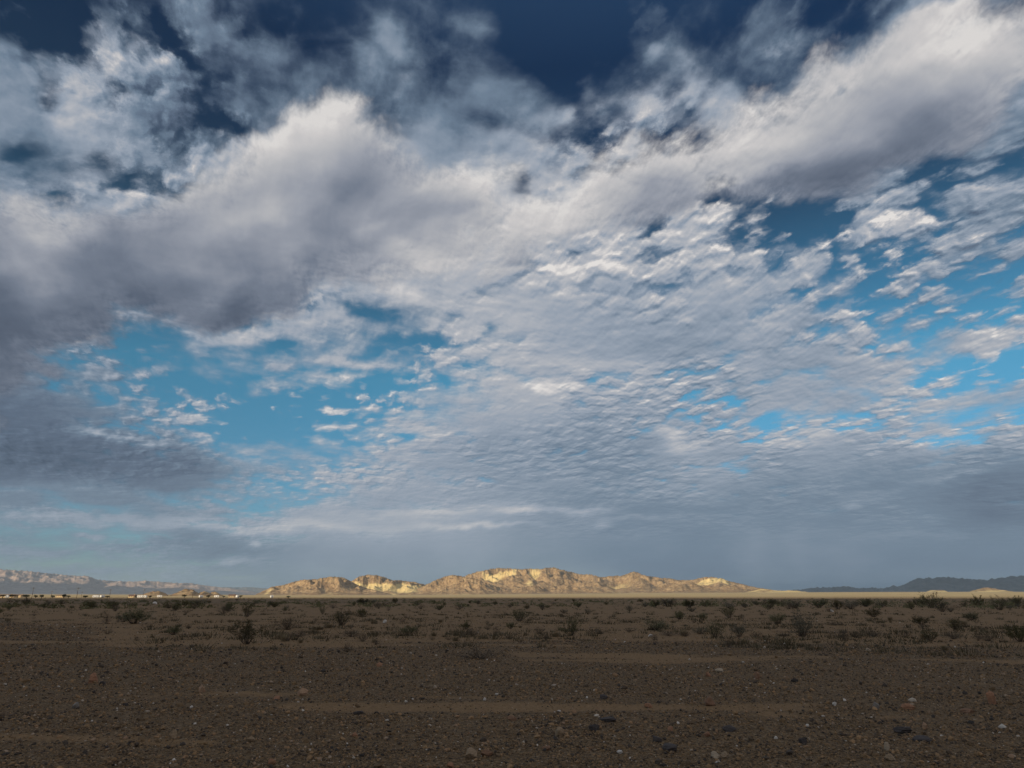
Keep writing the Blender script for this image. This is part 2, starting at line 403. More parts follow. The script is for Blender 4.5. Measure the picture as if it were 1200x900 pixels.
LOW_RAMP = [(0.0, (.055, .070, .110)), (.22, (.092, .116, .168)), (.42, (.165, .194, .255)), (.62, (.31, .33, .385)),
            (.80, (.475, .475, .495)), (.93, (.60, .58, .58)), (1.0, (.70, .675, .66))]
CLOUD_RAMP = [(0.0, (.050, .076, .125)), (.22, (.095, .133, .200)), (.42, (.155, .215, .295)), (.62, (.295, .345, .425)),
              (.80, (.465, .475, .510)), (.93, (.66, .635, .63)), (1.0, (.78, .745, .72))]
def cloud_mat(name, H, s, low):
    t = NT(name); t.dim = '2D'
    P = t.v('SCALE', t.pos(), scale=1.0 / H)
    P = t.v('MULTIPLY', P, (1, 1, 0))
    L = t.v('LENGTH', P)                         # far clouds show their depth: bigger and less foreshortened
    P = t.v('SCALE', P, scale=t.m('DIVIDE', t.m('MULTIPLY', t.m('LOGARITHM', t.m('ADD', t.m('DIVIDE', L, 3.0), 1.0), math.e), 3.0), t.m('ADD', L, 1e-4)))
    wv = t.noise(P, 1.3 * s, 2, .5, out='Color')
    wv = t.v('SUBTRACT', wv, (.5, .5, .5))
    Pw = t.v('ADD', P, t.v('SCALE', wv, scale=.13 / s))
    wv2 = t.v('SUBTRACT', t.noise(Pw, 9.0 * s, 2, .5, out='Color'), (.5, .5, .5))
    Pw = t.v('ADD', Pw, t.v('SCALE', wv2, scale=(.03 if low else .010) / s))
    # the sheet is drawn out across the wind
    rot = t.n.new('ShaderNodeVectorRotate'); rot.rotation_type = 'Z_AXIS'
    rot.inputs['Angle'].default_value = R(-24 if not low else -14)
    t.l.new(Pw, rot.inputs['Vector'])
    Ps = t.v('MULTIPLY', rot.outputs[0], (.95, .88, 1) if not low else (1.05, .68, 1))
    cover, tone, tex = t.attr('cover'), t.attr('tone'), t.attr('tex')
    sun_off = (SUN_H[0], SUN_H[1], 0)  # shading towards the sun goes into the emitted cloud colour
    if low:
        so = lambda q: t.v('ADD', Ps, tuple(q / s * c for c in sun_off))
        f = t.noise(Ps, 3.0 * s, 10, .62)
        f2 = t.noise(so(.011), 3.0 * s, 10, .62)
        g = t.noise(Ps, 3.4 * s, 3, .52)
        g2 = t.noise(so(.07), 3.4 * s, 3, .52)
        d = t.m('ADD', cover, t.m('MULTIPLY', t.m('SUBTRACT', f, .5), 2.05))
        alpha = t.rng(d, .32, .76, 0, 1, True)
        thin = t.rng(d, .5, 1.3, 1, 0, True)      # near its edge the bank is thin, crisp and lit; inside it is smooth
        rel = t.m('ADD', t.m('MULTIPLY', t.m('SUBTRACT', g, g2), .50), t.m('MULTIPLY', t.m('SUBTRACT', f, f2), t.m('ADD', .30, t.m('MULTIPLY', thin, 1.5))))
        T = t.m('ADD', t.m('ADD', tone, rel), t.m('ADD', t.m('MULTIPLY', thin, .10), t.m('MULTIPLY', t.m('SUBTRACT', f, .5), .16)))
        T = t.m('SUBTRACT', T, .07)
    else:
        so = lambda q: t.v('ADD', Ps, tuple(q / s * c for c in sun_off))
        f = t.noise(Ps, 3.6 * s, 11, .60)
        f2 = t.noise(so(.016), 3.6 * s, 11, .60)
        def cells(off):                          # rounded puffs of uneven size with ragged rims
            q = t.v('MULTIPLY', t.v('ADD', Ps, tuple(off / s * c for c in sun_off)), (1.0, .80, 1))
            q = t.v('ADD', q, t.v('SCALE', t.v('SUBTRACT', t.noise(q, 26 * s, 4, .62, out='Color'), (.5, .5, .5)), scale=.050 / s))
            vn = t.n.new('ShaderNodeTexVoronoi'); vn.voronoi_dimensions = '2D'; vn.feature = 'SMOOTH_F1'
            t.put(vn.inputs['Vector'], q); vn.inputs['Scale'].default_value = 14.5 * s
            vn.inputs['Smoothness'].default_value = .55; vn.inputs['Detail'].default_value = 1.0; vn.inputs['Roughness'].default_value = .45; vn.inputs['Randomness'].default_value = 1.0
            nn = t.noise(q, 11.0 * s, 6, .55)
            return t.m('ADD', t.m('MULTIPLY', t.m('SUBTRACT', .90, vn.outputs['Distance']), .50), t.m('MULTIPLY', nn, .5))
        cell = cells(0.0)
        c2 = cells(.013)
        street = t.noise(t.v('MULTIPLY', Pw, (1.0, .42, 1)), 5.5 * s, 5, .55)   # puffs line up in streets
        st = t.m('MULTIPLY', t.m('SUBTRACT', street, .5), t.rng(tex, .72, 1.1, .25, 1.0))
        big = t.noise(Ps, 1.9 * s, 4, .55)
        puff = t.rng(big, .36, .62, .22, 1.35, True)   # puffs in some fields, smooth veil in others
        k = t.m('MULTIPLY', t.m('MULTIPLY', tex, puff), t.rng(L, 3.4, 7.5, 1.0, .35))
        nz = t.m('ADD', t.m('MULTIPLY', t.m('MULTIPLY', t.m('SUBTRACT', f, .5), 1.25), tex), t.m('ADD', t.m('MULTIPLY', st, .50), t.m('MULTIPLY', t.m('MULTIPLY', t.m('SUBTRACT', cell, .5), 1.5), k)))
        d = t.m('ADD', t.m('ADD', cover, .115), nz)
        alpha = t.rng(d, .30, .84, 0, 1, True)
        rel = t.m('ADD', t.m('MULTIPLY', t.m('MULTIPLY', t.m('SUBTRACT', cell, c2), 1.0), k), t.m('MULTIPLY', t.m('MULTIPLY', t.m('SUBTRACT', f, f2), .72), tex))
        rel = t.m('ADD', rel, t.m('ADD', t.m('MULTIPLY', st, .22), t.m('MULTIPLY', t.m('MULTIPLY', t.m('SUBTRACT', cell, .5), .38), k)))
        T = t.m('ADD', t.m('ADD', tone, rel), t.m('MULTIPLY', t.m('MULTIPLY', t.m('SUBTRACT', big, .5), .30), tex))
        T = t.m('SUBTRACT', T, t.m('MULTIPLY', tex, .165))
    col = t.ramp(T, LOW_RAMP if low else CLOUD_RAMP)
    em = t.n.new('ShaderNodeEmission'); t.put(em.inputs['Color'], col); em.inputs['Strength'].default_value = 1.0
    tr = t.n.new('ShaderNodeBsdfTransparent')
    mx = t.n.new('ShaderNodeMixShader')
    t.put(mx.inputs[0], alpha); t.l.new(tr.outputs[0], mx.inputs[1]); t.l.new(em.outputs[0], mx.inputs[2])
    t.l.new(mx.outputs[0], t.out.inputs['Surface'])
    t.mat.cycles.emission_sampling = 'NONE'
    return t.mat
link('clouds', sheet(7000, 190000, False), cloud_mat('high_cloud', 7000, 1.0, False), kind='stuff', label='broken white and grey high cloud in fine ripples over the sky')
link('clouds', sheet(3000, 120000, True), cloud_mat('low_cloud', 3000, 1.0, True), kind='stuff', label='thick grey and white cloud band crossing the sky')

# ------------------------------------------------------------------ ground
def apron(px):                                    # how far the sunlit bajada stands above the horizon, in px
    return np.interp(px, [-600, 0, 250, 320, 420, 520, 640, 780, 900, 1000, 1100, 1200, 1800], [2.5, 2.4, 2.2, 1.7, 1.8, 2.2, 3.2, 4.2, 4.6, 4.8, 4.8, 4.6, 3.0])
def px_of_az(a):
    return np.interp(a, _az, _px)
_px = np.linspace(-900, 2100, 400)
_az = azim(_px)
R_APRON = 4600.0
def ground_z(x, y):
    r, a = np.hypot(x, y), np.arctan2(x, y)
    front = smooth(R(75), R(50), np.abs(a))
    t = apron(px_of_az(a)) / F * 0.955
    z = R_APRON * t * (np.clip((r - 800) / (R_APRON - 800), 0, 1) ** 1.25) * front
    n = np.clip((r - 4) / 30, 0, 1)
    z = z + .05 * n * fbm(x / 9, y / 5, 3, 40) * np.clip(40 / np.maximum(r, 1), 0, 1) + .12 * fbm(x / 60, y / 60, 2, 44) * smooth(20, 80, r) * (1 - smooth(300, 700, r))
    return z
def ground_px(px, py):                            # point of the plain seen at a pixel
    x, y = floor_at(px, py)
    for _ in range(4):
        z = float(ground_z(np.array([x]), np.array([y]))[0])
        rx, ry, rz = ray(px, py)
        k = (EYE - z) / -rz
        x, y = float(rx * k), float(ry * k)
    return Vector((x, y, z))

def sand_mask(x, y):                              # 1 pale sand .. 0 dark gravel pavement
    px, py, ok = project(x, y, np.zeros_like(x))
    wob = 3.0 * fbm(x / 2.6, y / 1.2, 4, 60) + 2.5 * fbm(x / 9, y / 5, 3, 61)
    q = py + wob * np.clip((py - 697) / 60, .12, 1.6)
    # gravel edge of the near pavement: row 757 left and middle, a little lower on the right
    edge = np.interp(px, [-400, 0, 60, 130, 300, 480, 640, 800, 1000, 1200, 1600], [706, 724, 738, 754, 756, 753, 748, 750, 754, 757, 760])
    m = .85 - .85 * smooth(-2.5, 3.5, q - edge)
    streak = lambda x0, x1, y0, y1, w, s: s * smooth(x0, x0 + 60, px) * (1 - smooth(x1 - 60, x1, px)) * np.exp(-((q - np.interp(px, [x0, x1], [y0, y1])) / w) ** 2)
    m = m * (1 - .75 * streak(-500, 150, 735, 742, 12, 1) - .35 * streak(420, 560, 726, 728, 5, 1))
    m = np.maximum.reduce([m, streak(-400, 330, 746, 758, 2.2, .75), streak(100, 700, 757, 756, 2, .7), streak(560, 1300, 766, 778, 3.2, .68), streak(560, 900, 773, 775, 2.5, .55),
                           streak(-300, 700, 812, 818, 3.5, .42), streak(300, 1000, 830, 829, 6, .55), streak(850, 1500, 836, 850, 5, .5), streak(-400, 300, 860, 866, 5, .4), streak(900, 1500, 800, 806, 5, .35)])
    m = np.where(ok, m, .3 + .5 * fbm(x / 20, y / 20, 3, 70))
    far = smooth(90, 200, np.hypot(x, y))
    m = m * (1 - far) + far * np.clip(.55 + .5 * fbm(x / 300, y / 120, 3, 71), 0, 1)
    n = fbm(x / 1.1, y / .8, 4, 62); n2 = fbm(x / 7, y / 2.2, 4, 64, .6)
    return np.clip(m + (.35 * n + 1.1 * n2) * (.25 + m * .9), 0, 1)

rr = np.concatenate([[.01, .8], np.geomspace(1.6, 62000, 720)])
aa = np.radians(np.concatenate([np.linspace(-46, 46, 440), np.linspace(48, 312, 67)]))
RR, AA = np.meshgrid(rr, aa, indexing='ij')
GX, GY = RR * np.sin(AA), RR * np.cos(AA)
GZ = ground_z(GX, GY)
GZ += .006 * fbm(GX * 2.5, GY * 2.5, 3, 50) * (RR < 60)
t = NT('desert_ground')
P = t.pos()
sand = t.attr('sand')
n1 = t.noise(P, 1.6, 6, .65); n2 = t.noise(P, 14, 4, .6); n3 = t.noise(P, 60, 3, .6); nb = t.noise(P, .02, 5, .6)
vo = t.voro(P, 38, 'F1', 'Color'); vd = t.voro(P, 38)
vo2 = t.voro(P, 90, 'F1', 'Color')
sepn = t.n.new('ShaderNodeSeparateColor'); t.l.new(vo, sepn.inputs[0])
sep2 = t.n.new('ShaderNodeSeparateColor'); t.l.new(vo2, sep2.inputs[0])
grav = t.ramp(sepn.outputs[0], [(0, (.030, .021, .014)), (.35, (.086, .053, .027)), (.7, (.152, .093, .044)), (.93, (.25, .156, .074)), (1, (.36, .28, .20))])
grav2 = t.ramp(sep2.outputs[0], [(0, (.030, .022, .014)), (.5, (.104, .064, .032)), (1, (.24, .152, .075))])
grav = t.mix(.45, grav, grav2)  # gravel base darkened for the shadows between the loose stones
sandc = t.ramp(n2, [(.25, (.138, .080, .036)), (.5, (.212, .126, .059)), (.75, (.30, .186, .092))])
grit = t.m('MULTIPLY', t.rng(n3, .46, .60), t.rng(t.noise(P, .35, 5, .65), .35, .65, .25, .95))
sandc = t.mix(grit, sandc, grav)
mf = t.m('ADD', sand, t.m('MULTIPLY', t.m('SUBTRACT', n1, .5), .9))
col = t.mix(t.rng(mf, .30, .62, 0, 1, True), grav, sandc)
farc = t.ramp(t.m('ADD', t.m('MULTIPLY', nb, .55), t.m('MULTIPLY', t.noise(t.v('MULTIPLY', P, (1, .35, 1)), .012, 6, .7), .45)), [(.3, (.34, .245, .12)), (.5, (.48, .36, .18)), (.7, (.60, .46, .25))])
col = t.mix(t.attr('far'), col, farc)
h = t.m('ADD', t.m('MULTIPLY', t.m('SUBTRACT', 1.0, vd), .6), t.m('ADD', t.m('MULTIPLY', n2, .8), t.m('MULTIPLY', n3, .25)))
t.finish(col, .95, t.bump(h, 1.0, .022), spec=.15)
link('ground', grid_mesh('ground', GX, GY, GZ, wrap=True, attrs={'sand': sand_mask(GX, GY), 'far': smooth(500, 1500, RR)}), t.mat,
     kind='structure', label='flat desert plain of dark gravel with pale sand streaks')

# ------------------------------------------------------------------ hills and mountains
def hill_material(name, rock, sandcol, scale, sand_bias=0.0, bump=1.0):
    t = NT(name)
    P = t.pos()
    n = t.noise(P, 1 / (scale * .55), 7, .62); n2 = t.noise(P, 1 / (scale * .09), 5, .65); n3 = t.noise(P, 1 / (scale * 2.2), 3, .5)
    v = t.voro(t.v('ADD', P, t.v('SCALE', t.noise(P, 1 / (scale * .2), 3, .5, out='Color'), scale=scale * .25)), 1 / (scale * .10), 'F1', 'Color')
    sp = t.n.new('ShaderNodeSeparateColor'); t.l.new(v, sp.inputs[0])
    rk = t.ramp(t.m('ADD', t.m('MULTIPLY', n2, .6), t.m('MULTIPLY', sp.outputs[0], .4)), [(.25, rock[0]), (.5, rock[1]), (.72, rock[2])])
    sc = t.ramp(n2, [(.3, sandcol[0]), (.7, sandcol[1])])
    nz = t.n.new('ShaderNodeNewGeometry').outputs['Normal']
    sx = t.n.new('ShaderNodeSeparateXYZ'); t.l.new(nz, sx.inputs[0])
    m = t.m('ADD', t.attr('sand'), t.m('ADD', t.m('MULTIPLY', t.m('SUBTRACT', n, .5), .55), t.m('MULTIPLY', t.m('SUBTRACT', n3, .5), .7)))
    m = t.m('ADD', m, t.m('MULTIPLY', t.m('SUBTRACT', sx.outputs['Z'], .85), .8))
    m = t.rng(t.m('ADD', m, sand_bias), .34, .74, 0, 1, True)
    col = t.mix(m, rk, sc)
    bm = t.bump(t.m('ADD', n2, t.m('MULTIPLY', sp.outputs[0], .2)), .5, scale * .022 * bump)
    return t.finish(col, .95, bm, spec=.1)

def hill(name, prof, D0, Dc, D1, mat, seed, wl=260.0, rough=.50, sandy=(), n_az=None, n_d=120, base=697.6, label='', sandbase=0.0, jag=1.0, spur=.62, crag=.45):
    """one hill or range: prof = skyline as (px, py) of the 1200x900 frame, D0 toe, Dc crest, D1 back (metres)"""
    px0, px1 = prof[0][0], prof[-1][0]
    n_az = n_az or int((px1 - px0) * 1.7) + 8
    px = np.linspace(px0, px1, n_az)
    top = np.interp(px, [p[0] for p in prof], [p[1] for p in prof])
    k = np.ones(5) / 5
    top = np.convolve(np.pad(top, 2, mode='edge'), k, 'valid')
    top = top - crag * (ridged(px / 9, px * 0 + seed * 1.7, 4, seed, .6) - .35) * smooth(0, 6, 697 - top) * 1.6
    te = tanel(px, top)
    az = azim(px, top)
    d = np.linspace(0, 1, n_d)
    A, U = np.meshgrid(az, d, indexing='xy')
    wave = 1 + .10 * fbm(A * Dc / (wl * 3), A * 0 + seed, 3, seed)
    Dcl = Dc * wave
    D = np.where(U < .62, D0 + (Dcl - D0) * (U / .62), Dcl + (D1 - Dcl) * (U - .62) / .38)
    X, Y = D * np.sin(A), D * np.cos(A)
    shape = np.where(U < .62, (U / .62) ** 1.15, 1 - ((U - .62) / .38) ** 1.3)
    gz = ground_z(X, Y)
    H = np.maximum(te * Dcl + EYE - gz, 0)
    rg = ridged(X / wl + seed, Y / wl, 7, seed, rough)
    rg2 = ridged(X / (wl * .3) + seed, Y / (wl * .3), 5, seed + 50, .6)
    rel = (1 - spur) + spur * rg * 1.5 + .07 * jag * (rg2 - .5)
    rgv = rg
    Z = H * np.clip(shape * (rel * (.75 + .25 * shape)), 0, 3)
    tt = (Z + gz - EYE) / D
    mx = tt.max(0)
    want = np.maximum(te, tanel(px, np.full_like(px, base)))
    # follow the photograph's skyline over broad stretches, leave the crags to the rock
    f = np.clip((want * D.mean(0) + EYE) / np.maximum(mx * D.mean(0) + EYE, 1e-3), .2, 4)
    w = max(3, int(5 * jag)) | 1
    f = np.convolve(np.pad(f, w // 2, mode='edge'), np.ones(w) / w, 'valid')
    Z = Z * f[None, :]
    fade = smooth(0, .06, U) * smooth(1, .94, U)
    ends = smooth(0, 1.0, np.minimum(np.arange(n_az), np.arange(n_az)[::-1]) / 4)[None, :]
    sandv = np.full(X.shape, sandbase) + .25 * (1 - smooth(0, .22, U)) + .9 * (.42 - rgv)
    pxx, pyy, _ = project(X, Y, gz + Z)
    for sx_, sy_, a_, b_, r_, v_ in sandy:
        cr, sr = math.cos(R(r_)), -math.sin(R(r_))
        uu, vv = (pxx - sx_) * cr + (pyy - sy_) * sr, -(pxx - sx_) * sr + (pyy - sy_) * cr
        sandv = sandv + v_ * np.exp(-((uu / a_) ** 2 + (vv / b_) ** 2))
    Z = gz + Z * fade * ends - (1 - fade * ends) * 25 - 2
    me = grid_mesh(name, X, Y, Z, attrs={'sand': sandv})
    return link(name, me, mat, kind='structure', label=label)

ROCK = ((.18, .118, .070), (.30, .205, .118), (.41, .295, .165))
SAND = ((.60, .455, .205), (.72, .565, .28))
m_rock = hill_material('desert_hill_rock', ROCK, SAND, 160, .20)
m_far = hill_material('pink_mountain_rock', ((.34, .25, .21), (.44, .33, .275), (.52, .405, .335)), ((.48, .375, .305), (.54, .43, .35)), 700, .0, .22)
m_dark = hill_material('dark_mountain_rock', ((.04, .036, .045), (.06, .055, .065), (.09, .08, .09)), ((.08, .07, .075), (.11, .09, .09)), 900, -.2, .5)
m_blue = hill_material('distant_mountain_rock', ((.10, .08, .08), (.15, .12, .11), (.2, .16, .14)), ((.2, .16, .14), (.24, .19, .16)), 900, 0, .4)

hill('mountains', [(-430, 697), (-390, 684), (-340, 668), (-300, 662), (-260, 655), (-160, 660), (-60, 663), (0, 667), (30, 669), (60, 672), (85, 674.5), (95, 675), (103, 674.6), (113, 679), (125, 680.5), (140, 681), (155, 681.5), (172, 680.5), (185, 681.5), (205, 683), (225, 683.5), (240, 686), (262, 688.5), (290, 692), (310, 696)],
     13500, 19500, 24000, m_far, 3, 1500, .6, n_az=900, n_d=170, label='long pale pink mountain range far away on the left', jag=1.3, spur=.34, crag=.35)
hill('mountains', [(235, 692), (250, 689.5), (262, 688), (275, 688.5), (290, 688.2), (305, 688.8), (320, 690), (350, 694), (380, 697)],
     28000, 32000, 36000, m_blue, 5, 2500, n_d=60, label='faint blue ridge on the horizon left of the rocky hills')
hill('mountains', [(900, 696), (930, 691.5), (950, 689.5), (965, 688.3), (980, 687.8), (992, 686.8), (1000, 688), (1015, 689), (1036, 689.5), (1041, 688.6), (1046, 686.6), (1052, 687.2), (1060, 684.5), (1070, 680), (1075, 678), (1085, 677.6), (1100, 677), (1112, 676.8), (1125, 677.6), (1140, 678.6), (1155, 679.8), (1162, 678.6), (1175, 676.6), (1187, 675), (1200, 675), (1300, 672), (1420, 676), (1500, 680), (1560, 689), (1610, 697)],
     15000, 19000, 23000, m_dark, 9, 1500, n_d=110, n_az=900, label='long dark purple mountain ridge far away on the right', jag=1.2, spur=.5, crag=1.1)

# main range, back to front
hill('hills', [(470, 697), (500, 684), (540, 676), (556, 671), (570, 667.5), (585, 665.3), (598, 665.8), (610, 667), (622, 666), (632, 667), (640, 665.5), (650, 664.8), (656, 667), (668, 670), (680, 673), (692, 673), (705, 676), (715, 675), (728, 674.5), (738, 671), (742, 669.5), (748, 671), (758, 674.5), (770, 676.5), (785, 678), (798, 680), (812, 679.5), (822, 677), (832, 676), (845, 677), (852, 680), (868, 684), (885, 688), (905, 691), (925, 692)],
     5600, 7000, 8400, m_rock, 21, 380, .50, n_az=1000, n_d=170, label='broad rocky desert hills with bright sand faces lit by low sun',
     sandy=[(592, 673, 24, 5.5, 12, 1.1), (572, 676, 14, 4, -35, .8), (655, 677, 9, 8, 0, .0), (629, 673, 8, 9, 0, .9), (620, 684, 8, 6, -40, .6), (648, 669, 5, 3, 0, .5), (738, 679, 9, 6, 0, .25), (832, 681, 16, 4, 8, 1.2), (850, 682, 9, 3, -25, .6), (700, 686, 60, 5, 0, .1)], sandbase=-.04)
hill('hills', [(590, 697), (603, 690), (615, 687), (628, 686.5), (640, 688), (652, 686), (662, 685), (675, 687), (690, 690), (705, 691.5), (715, 693.5), (730, 697)],
     5100, 5500, 5900, m_rock, 33, 190, n_az=330, n_d=80, label='low dark foothills in front of the broad rocky hills', sandbase=-.30)
hill('hills', [(750, 697), (768, 691), (785, 688), (800, 684.5), (812, 683.5), (825, 685.5), (842, 688), (860, 686), (880, 689), (905, 693), (920, 697)],
     5100, 5600, 6000, m_rock, 37, 230, n_az=330, n_d=80, label='low purple brown knoll at the right end of the rocky hills', sandbase=-.22)
hill('hills', [(478, 697), (490, 689), (502, 684), (512, 679), (522, 675), (530, 673.3), (540, 675), (550, 676.5), (560, 679), (572, 684), (590, 689), (610, 693.5), (625, 697)],
     5000, 5500, 6100, m_rock, 45, 210, n_az=400, n_d=110, label='rugged brown hill left of the bright sand face', sandbase=-.18, sandy=[(570, 690, 18, 4, 0, .4)])
hill('hills', [(385, 697), (405, 685), (412, 681), (420, 675.5), (430, 673.5), (440, 673.2), (450, 676), (460, 679.5), (472, 680), (485, 681.5), (498, 685), (515, 690), (540, 697)],
     5200, 5800, 6500, m_rock, 57, 240, n_az=420, n_d=110, label='small rocky peak with a wide pale sand slope below it', sandbase=.02, sandy=[(450, 688, 60, 6, 0, .9), (418, 682, 8, 3, -30, .5), (500, 690, 20, 5, 0, .4), (433, 677, 16, 3.5, 0, -.5)])
hill('hills', [(298, 697), (308, 692.5), (320, 686.8), (330, 686), (345, 681), (358, 678.8), (370, 678), (385, 676), (398, 675), (405, 677.5), (415, 683), (428, 688.5), (445, 692.5), (462, 697)],
     4300, 4700, 5300, m_rock, 61, 200, n_az=400, n_d=110, label='leftmost rounded brown rocky hill, craggy along its top', sandbase=-.25, sandy=[(317, 691, 9, 2.2, 35, .9)])
# pale sand mounds to the right of the range
for pr, lb, sd_ in (([(862, 697), (880, 692), (890, 689.5), (902, 690.5), (915, 692), (930, 691.2), (945, 692.8), (960, 697)], 'low pale sand ridge where the rocky hills run out', 71),
                    ([(1078, 697), (1086, 692.5), (1094, 691), (1101, 690.8), (1108, 692), (1118, 697)], 'smooth pale sand mound below the dark ridge', 73),
                    ([(1128, 697), (1138, 692), (1147, 689.5), (1154, 688.4), (1160, 688.2), (1168, 690), (1178, 691.5), (1190, 693), (1200, 697)], 'larger pale mound with a rocky brown top, far right', 75)):
    hill('sand_mound', pr, 4700, 4950, 5300, m_rock, sd_, 150, n_az=90, n_d=50, label=lb, sandbase=.45 if sd_ != 75 else .25, spur=.35)
# small brown hills behind the settlement, left
for pr, lb, sd_ in (([(160, 698), (172, 694), (180, 692), (187, 691.7), (193, 693.5), (200, 698)], 'leftmost small brown knoll behind the settlement', 81),
                    ([(196, 698), (208, 693), (214, 690.3), (219, 689), (226, 690.3), (232, 693.5), (240, 698)], 'pointed grey brown knoll behind the settlement', 82),
                    ([(228, 698), (234, 693.5), (240, 692), (246, 694), (250, 698)], 'smallest low knoll right of the pointed one', 83),
                    ([(243, 698), (248, 692.8), (253, 692.3), (258, 695), (264, 698)], 'round brown knoll right of the smallest one', 84)):
    hill('knoll', pr, 1900, 2050, 2250, m_rock, sd_, 70, n_az=60, n_d=40, label=lb, sandbase=-.3, base=698)

# ------------------------------------------------------------------ settlement at the foot of the left mountains
def mesh_from(bm, name):
    me = bpy.data.meshes.new(name); bm.to_mesh(me); bm.free(); return me
def box(bm, x0, x1, y0, y1, z0, z1, bev=0.0):
    b = bmesh.new(); bmesh.ops.create_cube(b, size=1)
    bmesh.ops.scale(b, vec=(x1 - x0, y1 - y0, z1 - z0), verts=b.verts)
    bmesh.ops.translate(b, vec=((x0 + x1) / 2, (y0 + y1) / 2, (z0 + z1) / 2), verts=b.verts)
    if bev: bmesh.ops.bevel(b, geom=b.edges[:], offset=bev, segments=2, affect='EDGES', profile=.5)
    m = bpy.data.meshes.new('t'); b.to_mesh(m); b.free(); bm.from_mesh(m); bpy.data.meshes.remove(m)
def tube(bm, pts, rads, n=6):
    rings = []
    for i, p in enumerate(pts):
        p = Vector(p)
        d = (Vector(pts[min(i + 1, len(pts) - 1)]) - Vector(pts[max(i - 1, 0)])).normalized()
        a = d.orthogonal().normalized(); b = d.cross(a)
        rings.append([bm.verts.new(p + rads[i] * (math.cos(k * 2 * math.pi / n) * a + math.sin(k * 2 * math.pi / n) * b)) for k in range(n)])
    for r0, r1 in zip(rings, rings[1:]):
        for k in range(n): bm.faces.new((r0[k], r0[(k + 1) % n], r1[(k + 1) % n], r1[k]))
    bm.faces.new(rings[-1]); bm.faces.new(rings[0][::-1])
def flat_mat(name, c, rough=.6, var=.12, metal=0.0, spec=.3, scale=3.0):
    t = NT(name); n = t.noise(t.obj(), scale, 4, .6)
    a = tuple(q * (1 - var) for q in c); b = tuple(min(q * (1 + var), 1) for q in c)
    return t.finish(t.ramp(n, [(.3, a), (.7, b)]), rough, metal=metal, spec=spec)
M_white = flat_mat('white_paint', (.82, .81, .78), .45)
M_glass = flat_mat('dark_glass', (.03, .035, .04), .1)
M_tyre = flat_mat('rubber', (.03, .03, .03), .8)
M_wood = flat_mat('pole_wood', (.09, .06, .04), .9)
M_tan = flat_mat('tan_stucco', (.50, .38, .22), .9)
M_roof = flat_mat('brown_roof', (.17, .10, .07), .8)
M_grey = flat_mat('galvanised_metal', (.45, .46, .46), .4, metal=.6)
M_band = flat_mat('beige_stripe', (.40, .32, .24), .5)
def empty(name, loc, rz, label, cat, group=None):
    o = bpy.data.objects.new(name, None); C.objects.link(o)
    o.location = loc; o.rotation_euler = (0, 0, rz); o.empty_display_size = .3
    o['label'] = label; o['category'] = cat
    if group: o['group'] = group
    return o
def at(px, dist, dy=0.0):
    a = float(azim(px)); x, y = dist * math.sin(a), dist * math.cos(a)
    return Vector((x, y, float(ground_z(np.array([x]), np.array([y]))[0])))
def part(name, fn, mat, parent, label=None, smooth_=False):
    bm = bmesh.new(); fn(bm)
    me = mesh_from(bm, name)
    if smooth_: me.polygons.foreach_set('use_smooth', [True] * len(me.polygons))
    o = link(name, me, mat, parent)
    if label: o['label'] = label
    return o
def trailer(px, dist, L, H, rz, label, group):
    H = min(H, 2.75)
    e = empty('camper_trailer', at(px, dist), rz, label, 'trailer', group)
    part('body', lambda b: box(b, -L / 2, L / 2, -1.2, 1.2, .55, H, .22), M_white, e)
    part('stripe', lambda b: box(b, -L / 2 + .25, L / 2 - .25, -1.215, 1.215, .95, 1.15), M_band, e)
    for k in range(max(2, int(L / 2.4))):
        x = -L / 2 + 1.3 + k * 2.2
        if x < L / 2 - .9: part('window', lambda b: box(b, x - .45, x + .45, -1.225, 1.225, 1.55, 2.15, .03), M_glass, e)
    dr = part('door', lambda b: box(b, L / 2 - 1.5, L / 2 - .8, -1.24, -1.19, .75, 2.55, .02), M_grey, e)
    part('handle', lambda b: box(b, L / 2 - 1.42, L / 2 - 1.32, -1.29, -1.24, 1.5, 1.58), M_tyre, dr)
    for x in (-.6, .35):
        for y in (-1.05, 1.05):
            part('wheel', lambda b: tube(b, [(x, y - .12, .36), (x, y + .12, .36)], [.36, .36], 14), M_tyre, e)
    part('air_conditioner', lambda b: box(b, -.5, .5, -.4, .4, H, H + .3, .06), M_grey, e)
    part('hitch', lambda b: tube(b, [(-L / 2, 0, .6), (-L / 2 - 1.2, 0, .55)], [.08, .06]), M_tyre, e)
    return e
GRP = 'white campers parked at the desert settlement'
trailer(112.5, 900, 6.2, 3.4, .15, 'white camper parked between the two left power poles and knolls', GRP)
trailer(120, 960, 4.6, 3.0, 1.1, 'small white camper just right of a bigger one', GRP)
trailer(166.5, 850, 9.6, 3.5, .05, 'longest and brightest white trailer, below the leftmost brown knoll', GRP)
trailer(187, 980, 5.5, 2.9, .4, 'dull pale camper half hidden right of the longest trailer', GRP)
trailer(235.5, 900, 4.2, 3.7, .9, 'short tall white camper in front of the pointed knoll', GRP)
trailer(254, 940, 5.4, 3.0, .2, 'white camper below the round brown knoll', GRP)
trailer(278.5, 900, 4.0, 3.6, 1.2, 'rightmost white camper of the settlement, alone by an orange brown roof', GRP)
trailer(8.5, 900, 3.4, 4.0, .2, 'tiny white camper in front of the tan house at the left edge', GRP)
trailer(318.5, 820, 3.0, 4.0, .7, 'single bright white camper below the leftmost rocky hill', GRP)

